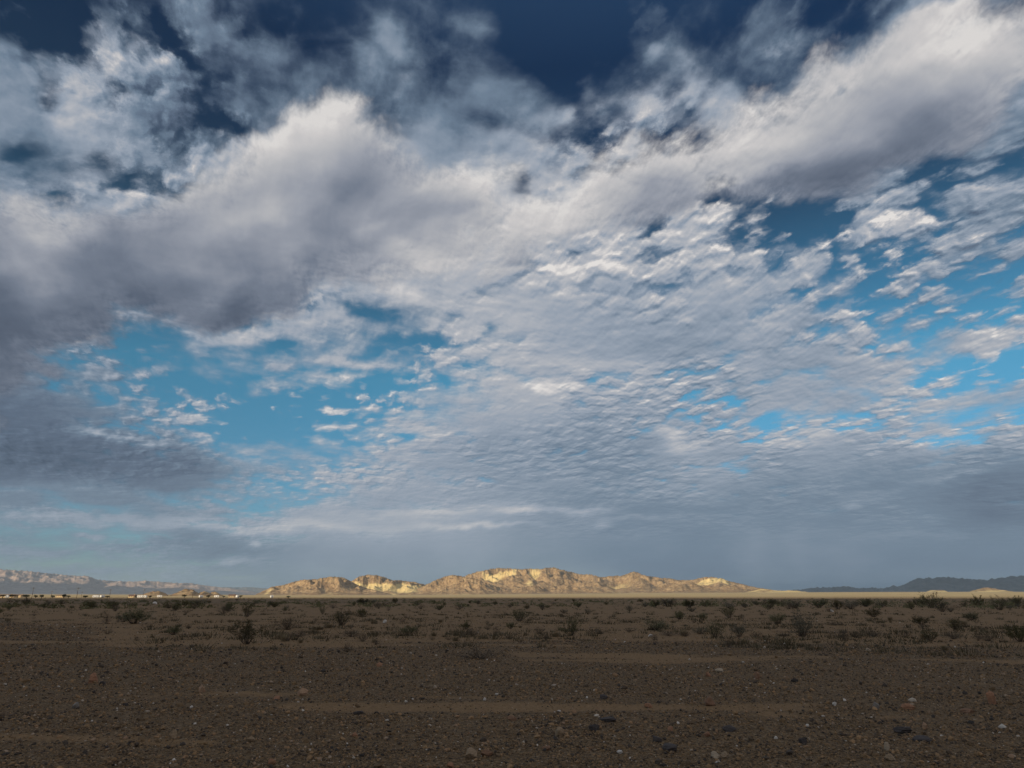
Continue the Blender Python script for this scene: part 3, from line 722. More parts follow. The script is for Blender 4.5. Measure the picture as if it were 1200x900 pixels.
def house(px, dist, w, d, h, rz, pitch, label, rooflabel=None):
    w *= .8; h *= .8; pitch *= .7
    e = empty('house', at(px, dist), rz, label, 'house', 'low houses of the settlement')
    part('wall', lambda b: box(b, -w / 2, w / 2, -d / 2, d / 2, -.3, h), M_tan, e)
    def roof(b):
        o = .5; z0, z1 = h + .003, h + pitch
        v = [b.verts.new(q) for q in ((-w / 2 - o, -d / 2 - o, z0), (w / 2 + o, -d / 2 - o, z0), (w / 2 + o, d / 2 + o, z0), (-w / 2 - o, d / 2 + o, z0),
                                      (-w / 2 - o, 0, z1), (w / 2 + o, 0, z1))]
        for f in ((0, 1, 5, 4), (2, 3, 4, 5), (0, 4, 3), (1, 2, 5), (3, 2, 1, 0)): b.faces.new([v[i] for i in f])
    rf = part('roof', roof, M_roof, e)
    part('chimney', lambda b: box(b, w * .2, w * .2 + .7, -.35, .35, h + .2, h + pitch + .7), M_tan, rf)
    for x in np.arange(-w / 2 + 1.4, w / 2 - 1.2, 2.8):
        wi = part('window', lambda b: box(b, x - .5, x + .5, -d / 2 - .03, -d / 2 + .02, 1.0, 2.0), M_glass, e)
        part('sill', lambda b: box(b, x - .58, x + .58, -d / 2 - .06, -d / 2 - .031, .9, .995), M_white, wi)
        part('lintel', lambda b: box(b, x - .58, x + .58, -d / 2 - .06, -d / 2 - .031, 2.005, 2.1), M_white, wi)
    part('door', lambda b: box(b, w / 2 - 1.1, w / 2 - .3, -d / 2 - .03, -d / 2 + .02, 0, 2.1), M_roof, e)
    return e
house(9, 1050, 24, 9, 3.0, .1, 1.6, 'long tan house with a brown roof at the left edge of the settlement')
house(24, 1120, 12, 8, 3.2, -.2, 1.3, 'small tan house right of the long one at the left edge')
house(155.5, 1000, 9, 8, 2.6, .1, 2.2, 'tan house left of the longest white trailer')
house(272, 1080, 11, 8, 3.0, .3, 2.4, 'tan house with orange brown roof at the right end of the settlement')
house(72, 1150, 14, 8, 2.8, .0, 1.2, 'low tan house half hidden by the dark tree near the power pole')

def pole(px, dist, h, label):
    e = empty('power_pole', at(px, dist), rnd.uniform(-.3, .3), label, 'power pole', 'wooden power poles along the far road')
    part('mast', lambda b: tube(b, [(0, 0, -.5), (0, 0, h)], [.21, .15], 8), M_wood, e)
    ca = part('crossarm', lambda b: box(b, -1.5, 1.5, -.24, -.1, h - 1.0, h - .78), M_wood, e)
    for x in (-1.35, -.55, .55, 1.35):
        part('insulator', lambda b: tube(b, [(x, -.17, h - .775), (x, -.17, h - .5)], [.07, .05], 6), M_grey, ca)
    part('transformer', lambda b: tube(b, [(.42, -.1, h - 2.6), (.42, -.1, h - 1.7)], [.24, .24], 8), M_grey, e)
for px, dist, h, lb in ((37.5, 760, 9.6, 'leftmost wooden power pole in front of the pale mountain'), (60, 960, 7.6, 'faint short power pole between the two taller ones at left'),
                        (90, 760, 9.6, 'tall power pole left of the two campers'), (95.5, 1000, 7.0, 'thin short pole close to the right of a taller one'),
                        (128.5, 800, 8.8, 'power pole right of the two campers'), (168, 840, 9.0, 'power pole rising behind the longest white trailer'),
                        (225.5, 820, 8.6, 'power pole in front of the pointed brown knoll')):
    pole(px, dist, h, lb)

# ------------------------------------------------------------------ shrubs
def tri_mesh(name, verts, faces):
    me = bpy.data.meshes.new(name); me.from_pydata(verts, [], faces); me.update(); return me
def leaf_mat(name, cols, rough=.8):
    t = NT(name); n = t.noise(t.obj(), 9.0, 2, .5)
    oi = t.n.new('ShaderNodeObjectInfo').outputs['Random']
    x = t.m('ADD', t.m('MULTIPLY', n, .75), t.m('MULTIPLY', oi, .25))
    c = t.ramp(x, [(.25, cols[0]), (.5, cols[1]), (.75, cols[2])])
    return t.finish(c, rough, spec=.15)
M_green = leaf_mat('creosote_leaf', ((.046, .043, .018), (.092, .082, .036), (.155, .135, .062)))
M_dry = leaf_mat('dry_twig', ((.065, .045, .030), (.12, .085, .055), (.175, .13, .085)))
M_sage = leaf_mat('grey_green_leaf', ((.055, .050, .033), (.095, .085, .057), (.145, .13, .09)))
M_stem = leaf_mat('shrub_stem', ((.03, .022, .016), (.055, .040, .028), (.085, .062, .045)))
M_grass = leaf_mat('dry_grass', ((.13, .095, .055), (.19, .14, .08), (.26, .20, .12)))
def shrub_meshes(kind, seed):
    r = random.Random(seed); V, Fc, LV, LF = [], [], [], []
    def seg(a, b, ra, rb):
        d = (b - a).normalized(); u = d.orthogonal().normalized(); w = d.cross(u); i = len(V)
        for p, q in ((a, ra), (b, rb)):
            for k in range(3): V.append(p + q * (math.cos(k * 2.094) * u + math.sin(k * 2.094) * w))
        for k in range(3): Fc.append((i + k, i + (k + 1) % 3, i + 3 + (k + 1) % 3, i + 3 + k))
    def leaf(p, s):
        a = Vector((r.gauss(0, 1), r.gauss(0, 1), r.gauss(0, 1))).normalized(); b = a.orthogonal().normalized() * r.uniform(.5, .9)
        i = len(LV); LV.extend([p - a * s, p + b * s * .6, p + a * s, p - b * s * .6]); LF.append((i, i + 1, i + 2, i + 3))
    P = {'creosote': (26, .75, 5, .030, 26, 1.0), 'dense': (34, .95, 4, .034, 34, .85), 'sage': (34, 1.0, 4, .024, 26, .8), 'dry': (46, 1.05, 4, .016, 14, .8), 'grass': (0, 1, 3, .02, 0, .6)}[kind]
    if kind == 'grass':
        for k in range(150):
            a = r.uniform(0, 6.283); rad = r.uniform(0, .35); b0 = Vector((rad * math.cos(a), rad * math.sin(a), 0))
            tip = b0 + Vector((math.cos(a) * r.uniform(.1, .5), math.sin(a) * r.uniform(.1, .5), r.uniform(.4, 1.0)))
            mid = b0.lerp(tip, .5) + Vector((0, 0, .12)); w = Vector((-math.sin(a), math.cos(a), 0)) * .016
            i = len(LV); LV.extend([b0 - w, b0 + w, mid + w * .8, mid - w * .8, tip]); LF.extend([(i, i + 1, i + 2, i + 3), (i + 3, i + 2, i + 4)])
        return None, tri_mesh('blades', LV, LF)
    ns, spread, segs, ls, nl, _ = P
    for k in range(ns):
        a = r.uniform(0, 6.283); tilt = r.uniform(.05, 1.0) ** .8 * spread; L = r.uniform(.65, 1.12) * (1 - .18 * tilt)
        d = Vector((math.cos(a) * math.sin(tilt), math.sin(a) * math.sin(tilt), math.cos(tilt)))
        p = Vector((math.cos(a), math.sin(a), 0)) * r.uniform(0, .08) + Vector((0, 0, -.04)); th = r.uniform(.007, .013) * (.7 if kind == 'dry' else 1)
        pts = [p.copy()]
        for j in range(segs):
            d = (d + Vector((r.gauss(0, .16), r.gauss(0, .16), r.gauss(0, .10) + (.10 if kind != 'dry' else .02)))).normalized()
            q = p + d * L / segs
            seg(p, q, th * (1 - j / segs * .7), th * (1 - (j + 1) / segs * .75)); p = q; pts.append(p.copy())
            if j >= 1:
                for _ in range(2 if kind != 'dry' else 3):
                    dd = (d + Vector((r.gauss(0, .6), r.gauss(0, .6), r.gauss(.15, .4)))).normalized(); e = p + dd * L * r.uniform(.10, .26)
                    seg(p, e, th * .35, th * .15)
                    c = r.uniform(.3, 1) if kind == 'creosote' else 1
                    for _ in range(int(nl * .28 * c)):
                        leaf(p.lerp(e, r.uniform(.25, 1.1)) + Vector((r.gauss(0, 1), r.gauss(0, 1), r.gauss(0, 1))) * .035, ls * r.uniform(.6, 1.3))
        for _ in range(int(nl * .5)):
            leaf(pts[-1].lerp(pts[-2], r.uniform(-.15, .9)) + Vector((r.gauss(0, 1), r.gauss(0, 1), r.gauss(0, 1))) * .03, ls * r.uniform(.6, 1.3))
    return tri_mesh('stems', V, Fc), tri_mesh('foliage', LV, LF)
KIND_MAT = {'creosote': M_green, 'dense': M_green, 'sage': M_sage, 'dry': M_dry, 'grass': M_grass}
KIND_NAME = {'creosote': ('creosote_bush', 'bush'), 'dense': ('creosote_bush', 'bush'), 'sage': ('bursage_shrub', 'shrub'), 'dry': ('dry_shrub', 'shrub'), 'grass': ('dry_grass_tuft', 'grass tuft')}
LIB = {}
for k_ in KIND_MAT:
    LIB[k_] = []
    for v_ in range(4 if k_ != 'grass' else 2):
        st, fo = shrub_meshes(k_, 100 + v_ * 7 + len(k_))
        if st is not None: st.materials.append(M_stem)
        fo.materials.append(KIND_MAT[k_])
        zs = np.empty(len(fo.vertices) * 3, np.float32); fo.vertices.foreach_get('co', zs); zs = zs.reshape(-1, 3)
        LIB[k_].append((st, fo, float(np.percentile(zs[:, 2], 98)), float(np.percentile(np.abs(zs[:, 0]), 97)) * 2))
used_kind = {}
def shrub(kind, loc, w, h, label, group=None, var=None):
    name, cat = KIND_NAME[kind]
    i = rnd.randrange(len(LIB[kind])) if var is None else var
    st, fo, hh, ww = LIB[kind][i]
    e = empty(name, loc, rnd.uniform(0, 6.28), label, cat, group)
    e.scale = (w / ww, w / ww, h / hh)
    for nm, me in (('stems', st), ('foliage' if kind != 'grass' else 'blades', fo)):
        if me is None: continue
        o = bpy.data.objects.new(nm, me); C.objects.link(o); o.parent = e
    return e
BUSH = '''
289 755 27 25 creosote|open leafy creosote bush, tallest of the near ones left of centre
203 744 16 9 dense|small dense dark green bush alone on the pale sand at left
157 731 27 14 dense|wide dark bush on the gravel edge at left, darker on its right side
124 731 10 9 dry|small brown twiggy shrub left of a wide dark bush
144 729 14 8 sage|grey green shrub touching the left side of the wide dark bush
289 723 16 16 creosote|green upright bush near the far scrub, straight above the open creosote
262 719 17 9 dry|dark brown spreading shrub left of the upright green bush
197 713 13 6 dry|low brown shrub on the sand, right of the white litter
232 711 15 7 sage|pale grey shrub in front of the far scrub at left
133 711 11 5 dense|low dark shrub at far left, left of the white litter
103 710 10 5 dense|dark round bush on bare gravel near the left poles
218 719 8 5 dry|little dark shrub between the pale sand lines at left
337 738 32 13 dry|broad dry twiggy shrub right of the tallest near creosote
350 746 30 6 dry|low dry mat of twigs just below the broad dry shrub
400 733 21 18 creosote|tall dark creosote with thin upright stems, left of centre
424 722 12 8 dense|round green bush up and right of the tall dark creosote
378 720 7 8 creosote|narrow upright dark bush left of the tall creosote
412 746 38 7 dry|long low grey brushwood heap below the tall dark creosote
372 738 18 5 grass|pale dry grass mound between the dry shrubs
385 736 12 6 grass|small pale grass tuft left of the tall dark creosote
478 744 19 9 dense|round very dark green bush alone on pale sand left of centre
463 707 7 6 dense|small dark bush standing in the far scrub left of centre
451 710 13 5 dry|flat brown shrub just in front of a small dark far bush
425 708 17 6 dense|dark row like bush in the far scrub below the small rocky peak
489 709 10 4 dry|flat dark shrub on bare ground below the bright sand saddle
608 728 22 13 creosote|spreading green bush in the centre of the plain
546 737 12 8 dense|dark little bush left of the pale hump, centre
555 745 26 9 dry|low twiggy brown mound in the centre foreground of the scrub
598 737 9 7 dense|small dark bush below the spreading green central bush
596 749 10 5 dry|small brown tuft at the sand edge, centre
632 743 17 8 dry|brown shrub between the centre bush and the dark ragged one
526 750 9 4 dry|tiny brown tuft on the sand left of centre
670 745 25 20 creosote|large ragged dark bush right of centre with loose stems
661 719 9 5 sage|small grey shrub above the large ragged bush
689 720 10 7 sage|faint grey shrub up and right of the large ragged bush
648 708 10 3 dry|flat dark shrub far out right of centre
515 715 11 6 dense|dark bush far out below the hill left of the bright face
580 709 7 4 dense|small dark bush far out in the centre
635 712 5 3 dense|tiny round dark bush far out right of the centre bush
701 743 16 5 dry|low brown shrub right of the large ragged bush
770 739 27 13 creosote|wide dark bush with spiky stems right of centre
796 726 11 9 dense|small bright green bush above the wide spiky one
824 727 10 8 dense|second small green bush, right of the first one
855 724 17 12 creosote|dark brown green bush with upright stems right of the two small green ones
893 721 7 5 dry|little brown shrub on the sand, right of the upright stemmed bush
838 747 16 18 creosote|upright green bush at the sand edge right of centre
866 746 20 14 sage|grey green loose bush touching the upright green one at the sand edge
803 746 13 6 dry|rust brown low tuft at the sand edge
783 745 22 5 dry|flat dry mat right under the wide spiky bush
737 741 11 5 dry|rusty tuft left of the wide spiky bush
820 743 16 7 sage|faint grey shrub left of the upright green bush
886 746 17 5 dry|low dark mat right of the grey green loose bush
738 716 11 7 sage|small olive shrub far out right of centre
767 711 14 7 dense|dark bush left of a larger olive one in the far scrub
783 711 19 9 sage|large olive bush in the far scrub below the small peak
808 712 15 8 dense|dark olive bush right of the large olive one in the far scrub
827 711 14 7 dense|round dark bush in the far scrub below the right sand face
811 717 10 5 sage|little grey shrub in front of the dark olive bush
911 731 17 11 dense|compact green bush standing free on pale ground at right
940 746 25 26 sage|largest round grey green bush, right of the compact green one
918 746 14 4 dry|low dry mat at the left foot of the largest round bush
978 733 18 4 dry|long flat dark brushwood on pale sand at right
985 747 24 9 dry|low dark twiggy mound right of the largest round bush
1024 746 30 7 dry|long grey dry mat at the sand edge at right
1024 723 15 10 dense|round brown green bush right of a pale specked patch
1036 735 10 4 dry|small flat shrub below the round brown green bush
905 709 12 6 dense|dark bush in the far scrub where the rocky hills run out
917 710 12 6 dry|brown shrub just right of a dark one in the far scrub
932 713 17 9 sage|grey green bush in the far scrub below the sand ridge
960 712 20 9 dense|wide dark bush in the far scrub right of the sand ridge
982 714 13 9 dense|dark bush in the far scrub, left of two similar ones
997 714 15 9 sage|olive bush in the middle of a row in the far scrub
1015 711 16 8 dense|wide dark bush at the right end of a row in the far scrub
972 717 8 5 dry|small brown shrub in front of the wide dark far bush
1031 712 13 6 dry|low brown shrub in the far scrub left of the tall green clump
1080 732 15 8 dense|flat topped dark green bush on bare sand at right
1120 738 15 11 creosote|thin upright bush in the middle of the right sand flat
1138 727 14 8 dense|dark green bush leaning right, on bare sand at right
1061 747 18 7 dry|grey brown mound at the sand edge right of the long dry mat
1090 751 17 10 creosote|olive bush hanging over the gravel edge at right
1118 749 24 8 dry|dark dry mound right of the olive bush at the gravel edge
1158 751 22 7 dry|low brown mound near the right edge at the gravel line
1150 739 9 4 dry|small brown tuft on sand near the right edge
1196 752 22 15 dense|large dark bush cut by the right edge of the frame
1183 740 9 5 dry|rust brown tuft near the right edge
1077 710 12 8 dense|green bush touching the tall green clump at its left
1092 712 19 14 creosote|tallest green clump of the far scrub at right
1105 717 11 9 sage|grey bush at the right foot of the tall green clump
1147 711 13 10 dense|dark bush in the far scrub between the two pale mounds
1130 711 12 6 dry|brown shrub in the far scrub right of the tall clump
1172 715 15 13 creosote|dark loose bush in the far scrub below the larger pale mound
1191 710 11 9 dense|green bush in the far scrub next to the right edge
30 708 9 6 dense|dark round bush standing apart near the left edge
51 712 6 4 dense|smaller dark bush right of the round one near the left edge
84 713 5 3 dense|tiny dark bush on bare gravel at left
72 708 11 4 dry|flat brown shrub below the dark tree at left
40 722 6 3 dry|tiny brown tuft on the gravel near the left edge
11 706 6 4 dry|small brown shrub by the left edge
17 709 5 3 dry|tiny grey shrub beside another at the left edge'''
for ln in BUSH.strip().splitlines():
    a, lb = ln.split('|'); x, y, w, h, k = a.split(); x, y, w, h = map(float, (x, y, w, h))
    p = ground_px(x, y)
    f = math.dist(p, (0, 0, EYE)) / F * .93
    shrub(k, p, w * f * 1.08, h * f * 1.0, lb)
# the far row that stands dark against the sunlit strip, and small ones scattered on the plain
def scatter(n, x0, x1, d0, d1, kinds, size, label, group, seed):
    r = random.Random(seed)
    for _ in range(n):
        px = r.uniform(x0, x1); d = math.exp(r.uniform(math.log(d0), math.log(d1)))
        p = at(px, d); k = r.choice(kinds); s_ = size * r.uniform(.6, 1.35)
        shrub(k, p, s_ * r.uniform(1.1, 1.9), s_, label, group)
FAR = [(0, 150, 'low dark bush in the thick far row in front of the left mountain foot'), (150, 300, 'low dark bush in the far row in front of the small brown knolls'),
       (300, 480, 'low dark bush in the far row below the leftmost rocky hills'), (480, 720, 'low dark bush in the far row below the broad rocky hills'),
       (720, 900, 'low dark bush in the far row below the right end of the rocky hills'), (900, 1060, 'low olive bush in the far row below the pale sunlit strip'),
       (1060, 1210, 'low olive bush in the far row below the two pale mounds')]
for i, (x0, x1, lb) in enumerate(FAR):
    scatter(int((x1 - x0) / 10.5), x0, x1, 90, 330, ['dense', 'dense', 'dry', 'sage'] if x0 < 700 else ['dense', 'sage', 'sage', 'dry'], .70 if x0 < 700 else .72, lb, lb.replace('bush', 'bushes'), 500 + i)
scatter(26, 320, 560, 24, 60, ['dry', 'dry', 'grass'], .22, 'tiny dry tuft scattered on the pale sand left of centre', 'tiny dry tufts left of centre', 601)
scatter(22, 560, 880, 26, 60, ['dry', 'grass', 'dry'], .22, 'tiny dry tuft scattered on the pale sand right of centre', 'tiny dry tufts right of centre', 602)
scatter(18, 880, 1220, 27, 60, ['dry', 'grass', 'dry'], .24, 'tiny dry tuft scattered on the pale sand at right', 'tiny dry tufts at right', 603)
scatter(10, 130, 330, 30, 60, ['dry', 'dry'], .2, 'tiny dry tuft scattered on the pale sand at left', 'tiny dry tufts at left', 604)
# dry grass and litter between the bushes, too much to count
V, Fc = [], []
r_ = random.Random(41)
for _ in range(4300):
    d = math.exp(r_.uniform(math.log(25.5), math.log(190))); a = r_.uniform(R(-48), R(48)); x, y = d * math.sin(a), d * math.cos(a)
    if float(fbm(np.array([x / 9]), np.array([y / 6]), 3, 33)[0]) < r_.uniform(-.35, .25): continue
    if a < R(-27) and d < 60: continue
    z = float(ground_z(np.array([x]), np.array([y]))[0]); w_, h_ = r_.uniform(.14, .65), r_.uniform(.07, .30)
    for _ in range(26 if d < 80 else 12):
        q = Vector((r_.gauss(0, .45) * w_, r_.gauss(0, .45) * w_, 0)); lean = Vector((r_.gauss(0, .35), r_.gauss(0, .35), 1)).normalized()
        L = h_ * r_.uniform(.4, 1.2); sd_ = Vector((lean.y, -lean.x, r_.gauss(0, .2)))
        sd_ = (sd_.normalized() if sd_.length > 1e-4 else Vector((1, 0, 0))) * .012 * (1 + d / 60)
        p = Vector((x, y, z)) + q; i_ = len(V); V.extend([p - sd_, p + sd_, p + lean * L + sd_ * .3 + q * .3]); Fc.append((i_, i_ + 1, i_ + 2))
M_litter = leaf_mat('dry_litter', ((.05, .040, .024), (.10, .077, .043), (.16, .122, .068)))
link('dry_grass', tri_mesh('dry_grass', V, Fc), M_litter, kind='stuff', label='patchy dry grass and twig litter between the desert bushes')
# low twiggy mound on the near gravel
p = ground_px(562, 772); shrub('dry', p, 1.4, .28, 'flat dark twig mound lying on the near gravel, centre')

# desert trees of the settlement
M_crown = leaf_mat('mesquite_leaf', ((.020, .026, .012), (.04, .045, .02), (.075, .075, .035)))
def tree(px, dist, w, h, label):
    h *= .85; w *= .85
    e = empty('mesquite_tree', at(px, dist), rnd.uniform(0, 6), label, 'tree', 'desert trees around the settlement')
    r = random.Random(int(px * 7)); tips = []
    def limbs(b):
        for k in range(5):
            a = k * 1.257 + r.uniform(-.3, .3)
            p0 = Vector((0, 0, -.1)); p1 = Vector((math.cos(a) * w * .08, math.sin(a) * w * .08, h * .3)); p2 = Vector((math.cos(a) * w * .27, math.sin(a) * w * .27, h * r.uniform(.55, .75)))
            tube(b, [p0, p1, p2], [.16, .11, .05], 5); tips.append(p2)
        tips.append(Vector((0, 0, h * .72)))
    part('trunk', limbs, M_wood, e)
    V, Fc = [], []
    for c in tips:
        for _ in range(130):
            q = Vector((r.gauss(0, 1), r.gauss(0, 1), r.gauss(0, 1))); q = q.normalized() * r.random() ** .4
            p = c + Vector((q.x * w * .26, q.y * w * .26, q.z * h * .27)); s_ = .05 * h * r.uniform(.6, 1.4)
            a = Vector((r.gauss(0, 1), r.gauss(0, 1), r.gauss(0, 1))).normalized(); b2 = a.orthogonal()
            i = len(V); V.extend([p - a * s_, p + b2 * s_ * .6, p + a * s_, p - b2 * s_ * .6]); Fc.append((i, i + 1, i + 2, i + 3))
    link('crown', tri_mesh('crown', V, Fc), M_crown, e)
for px, dist, w, h, lb in ((3, 820, 7, 4.2, 'brownish tree at the very left edge of the frame'), (14, 860, 8, 4.5, 'brownish tree in front of the long tan house'), (31, 760, 7, 4.2, 'dark wide tree left of the leftmost power pole'),
                           (49, 780, 4.6, 4.0, 'small round tree right of the leftmost power pole'), (75, 740, 4.0, 4.4, 'dark upright tree standing alone between two power poles'),
                           (42, 900, 5, 3.6, 'low brown tree beside the leftmost power pole'), (62, 880, 5, 3.4, 'low brown tree beside the faint short pole'), (80.5, 900, 4.5, 3.2, 'little tree just right of the dark upright one'),
                           (100, 780, 6, 3.2, 'low tree left of the two campers'), (126, 820, 6, 3.0, 'low tree by the pole right of the two campers'), (160, 860, 5, 3.0, 'low tree at the left end of the longest trailer'),
                           (176, 860, 5, 3.2, 'low tree at the right end of the longest trailer'), (216, 860, 7, 4.8, 'brown tree under the pointed brown knoll'), (244, 740, 5, 3.8, 'round dark tree below the round brown knoll'),
                           (262, 900, 5, 3.0, 'low tree right of the round brown knoll'), (282, 880, 5, 3.6, 'low tree at the rightmost camper'), (338, 700, 5, 3.0, 'low dark tree below the leftmost rocky hill')):
    tree(px, dist, w, h, lb)

# ------------------------------------------------------------------ stones one can pick out
def stone_mat(name, c, var=.25):
    t = NT(name); P = t.obj(); n = t.noise(P, 5, 5, .65); n2 = t.noise(P, 30, 3, .6)
    a = tuple(q * (1 - var) for q in c); b = tuple(q * (1 + var) for q in c)
    return t.finish(t.ramp(n, [(.3, a), (.5, c), (.7, b)]), .85, t.bump(t.m('ADD', n, t.m('MULTIPLY', n2, .4)), .6, .02), spec=.25)
STONE = {'orange': stone_mat('orange_sandstone', (.27, .135, .075)), 'pale orange': stone_mat('pale_orange_stone', (.33, .205, .125)), 'tan': stone_mat('tan_stone', (.26, .18, .11)),
         'white': stone_mat('white_quartz', (.52, .46, .40), .1), 'dark': stone_mat('dark_basalt', (.062, .050, .045)), 'brown': stone_mat('brown_stone', (.20, .11, .065)), 'grey': stone_mat('grey_stone', (.20, .17, .145)),
         'pale': stone_mat('pale_stone', (.34, .26, .18), .15)}
def rock_mesh(seed, sub=3):
    r = random.Random(seed); bm = bmesh.new(); bmesh.ops.create_icosphere(bm, subdivisions=sub, radius=1)
    pl = [(Vector((r.gauss(0, 1), r.gauss(0, 1), r.gauss(0, .8))).normalized(), r.uniform(.45, .82)) for _ in range(11)]
    for v in bm.verts:
        for n_, d_ in pl:
            k = v.co.dot(n_) - d_
            if k > 0: v.co -= n_ * k * .92
        n_ = v.co.normalized()
        v.co += n_ * .05 * (math.sin(7 * n_.x + seed) * math.cos(6 * n_.y + seed * 2) + math.sin(11 * n_.z + seed))
    return mesh_from(bm, 'rock')
ROCKS = '''
109 801 13 11 orange|upright orange rock on the dark gravel at left
236 812 9 9 pale orange|pinkish orange rock right of the upright orange one
354 816 15 9 pale orange|rounded pale orange rock left of centre, largest of the pale ones
325 821 9 5 orange|flat orange stone just left of the rounded pale orange rock
202 867 10 10 tan|orange tan rock standing on the near gravel at left
293 870 10 7 tan|dull tan stone right of the orange tan rock in the near gravel
89 831 8 7 grey|grey tan stone near the left edge below the upright orange rock
224 831 5 3 white|small white stone below the pinkish orange rock
656 863 15 11 tan|yellowish tan rock in the near gravel right of centre
552 889 19 11 tan|broad tan rock at the bottom, centre
571 887 16 9 brown|rust brown rock touching the broad tan one at the bottom
528 900 12 6 orange|dark red stone at the bottom edge, centre
476 824 4 3 white|tiny white stone on the sandy streak, left one of two at centre
568 822 4 4 white|tiny white stone on the sandy streak, centre
1163 826 11 15 orange|upright pointed red orange rock near the right edge
833 828 14 10 brown|brown orange rock on the sandy streak at right
843 788 11 4 pale|flat pale stone at right, beyond the gravel middle
830 794 7 7 orange|small orange stone left of the flat pale one
887 797 8 9 brown|brown upright stone right of the flat pale one
1064 832 13 7 orange|low red brown rock left of the upright pointed one
1133 836 16 6 brown|flat reddish rock below the upright pointed one
1028 832 8 8 grey|round grey stone left of the low red brown rock
1084 855 7 8 pale orange|pale orange stone below the low red brown rock
829 864 9 6 orange|reddish stone in the near gravel, right
978 828 6 5 white|white stone in the gravel between brown orange and grey ones
946 852 4 3 white|tiny bright white stone below another at right
838 889 13 7 pale|pale tan stone at the bottom right, left of its pair
850 889 9 7 tan|tan stone touching the right side of a pale one at the bottom
1040 880 7 8 pale|pale upright stone over a tan one, bottom right
1044 892 11 7 tan|tan stone at the foot of a pale upright one, bottom right
1059 860 19 9 dark|black rock with a sloping top, lower right
1079 869 20 5 dark|long flat black rock right of the sloping black one
856 858 16 8 dark|black rock left of the reddish stone, lower right
697 857 14 9 dark|dark blue grey rock right of the yellowish tan one
783 881 20 9 dark|big dark slab near the bottom right of centre
770 870 12 7 dark|dark stone above the big dark slab
708 820 11 6 dark|dark stone on the sandy streak right of centre
711 846 24 5 dark|long dark slab below the sandy streak right of centre
726 884 7 4 white|white stone left of the big dark slab
445 782 9 5 orange|orange stone far out in the gravel left of centre
420 838 12 5 dark|dark flat stone at the left end of the sandy streak
120 804 8 5 dark|dark stone at the right foot of the upright orange rock
760 830 10 5 orange|flat orange stone on the sandy streak right of the dark one
786 857 9 6 orange|orange stone above the big dark slab group
318 897 10 7 orange|orange stone at the bottom edge left of centre
416 864 8 5 orange|small orange stone in the near gravel left of centre
182 709 6 3 white|white litter like stone lying far out on the plain at left
451 731 5 4 white|small white stone on the sand above the very dark round bush
762 747 7 3 white|white stone at the sand edge below the wide spiky bush
975 718 4 3 white|white speck of stone in front of the far scrub at right
1017 764 7 4 pale|pale stone on the gravel strip at right
147 828 6 4 dark|dark stone in the gravel at left below the orange rocks
600 845 14 5 brown|brown flat stone on the lower edge of the sandy streak, centre
942 872 12 6 dark|dark stone in the near gravel, right of centre
640 880 11 6 brown|brown stone left of the dark slab group near the bottom'''
for i, ln in enumerate(ROCKS.strip().splitlines()):
    a, lb = ln.split('|'); q = a.split(); x, y, w, h = map(float, q[:4]); k = ' '.join(q[4:])
    p = ground_px(x, y - 1); f = math.dist(p, (0, 0, EYE)) / F * .93
    o = link('rock', rock_mesh(900 + i, 3), STONE[k], label=lb, category='rock')
    sx_, sz_ = w * f / 2 * .98, h * f / 2 * 1.22
    o.scale = (sx_, sx_ * rnd.uniform(.7, 1.0), sz_)
    o.rotation_euler = (rnd.uniform(-.15, .15), rnd.uniform(-.15, .15), rnd.uniform(-.5, .5))
    o.location = p + Vector((0, 0, sz_ * .48))

# ------------------------------------------------------------------ loose gravel: uncountable, instanced pebbles
N = 520000
u = rng.random(N)
gr = 5.0 * (60 / 5.0) ** (u ** .95)
ga = rng.uniform(R(-52), R(52), N)
gx, gy = gr * np.sin(ga), gr * np.cos(ga)
sm = sand_mask(gx, gy)
keep = rng.random(N) > np.clip(sm * .95, 0, .74)
patch = fbm(gx / 1.3, gy / .8, 4, 91)
keep &= rng.random(N) < np.clip(.62 + .9 * patch, .1, 1)
gx, gy, gr, sm = gx[keep], gy[keep], gr[keep], sm[keep]
n = len(gx); gz = ground_z(gx, gy)
size = np.exp(rng.normal(0, .55, n)) * (.0082) * (1 + .05 * np.clip(gr - 6, 0, 50)) * .9
size = np.minimum(size, .075)
size *= np.where(sm > .5, .75, 1)
tint = rng.random(n)
me = bpy.data.meshes.new('gravel')
me.vertices.add(n); me.vertices.foreach_set('co', np.stack([gx, gy, gz + size * .25], -1).astype(np.float32).ravel())
for k_, v_ in (('size', size), ('tint', tint)):
    a_ = me.attributes.new(k_, 'FLOAT', 'POINT'); a_.data.foreach_set('value', v_.astype(np.float32))
t = NT('gravel_stone')
ti = t.attr('tint', 'INSTANCER')
c = t.ramp(ti, [(0, (.036, .029, .025)), (.22, (.072, .051, .035)), (.50, (.140, .086, .043)), (.74, (.215, .130, .064)), (.88, (.29, .17, .082)), (.945, (.24, .14, .08)), (.98, (.30, .22, .15)), (.993, (.42, .35, .28)), (1.0, (.55, .49, .43))])
m_gravel = t.finish(c, .85, spec=.25)
peb = bpy.data.collections.new('pebble_shapes')
for i in range(6):
    pm = rock_mesh(300 + i, 1); pm.materials.append(m_gravel)
    po = bpy.data.objects.new('pebble', pm); peb.objects.link(po)
ng = bpy.data.node_groups.new('scatter_pebbles', 'GeometryNodeTree')
ng.interface.new_socket('Geometry', in_out='INPUT', socket_type='NodeSocketGeometry')
ng.interface.new_socket('Geometry', in_out='OUTPUT', socket_type='NodeSocketGeometry')
gi, go = ng.nodes.new('NodeGroupInput'), ng.nodes.new('NodeGroupOutput')
mp = ng.nodes.new('GeometryNodeMeshToPoints'); iop = ng.nodes.new('GeometryNodeInstanceOnPoints')
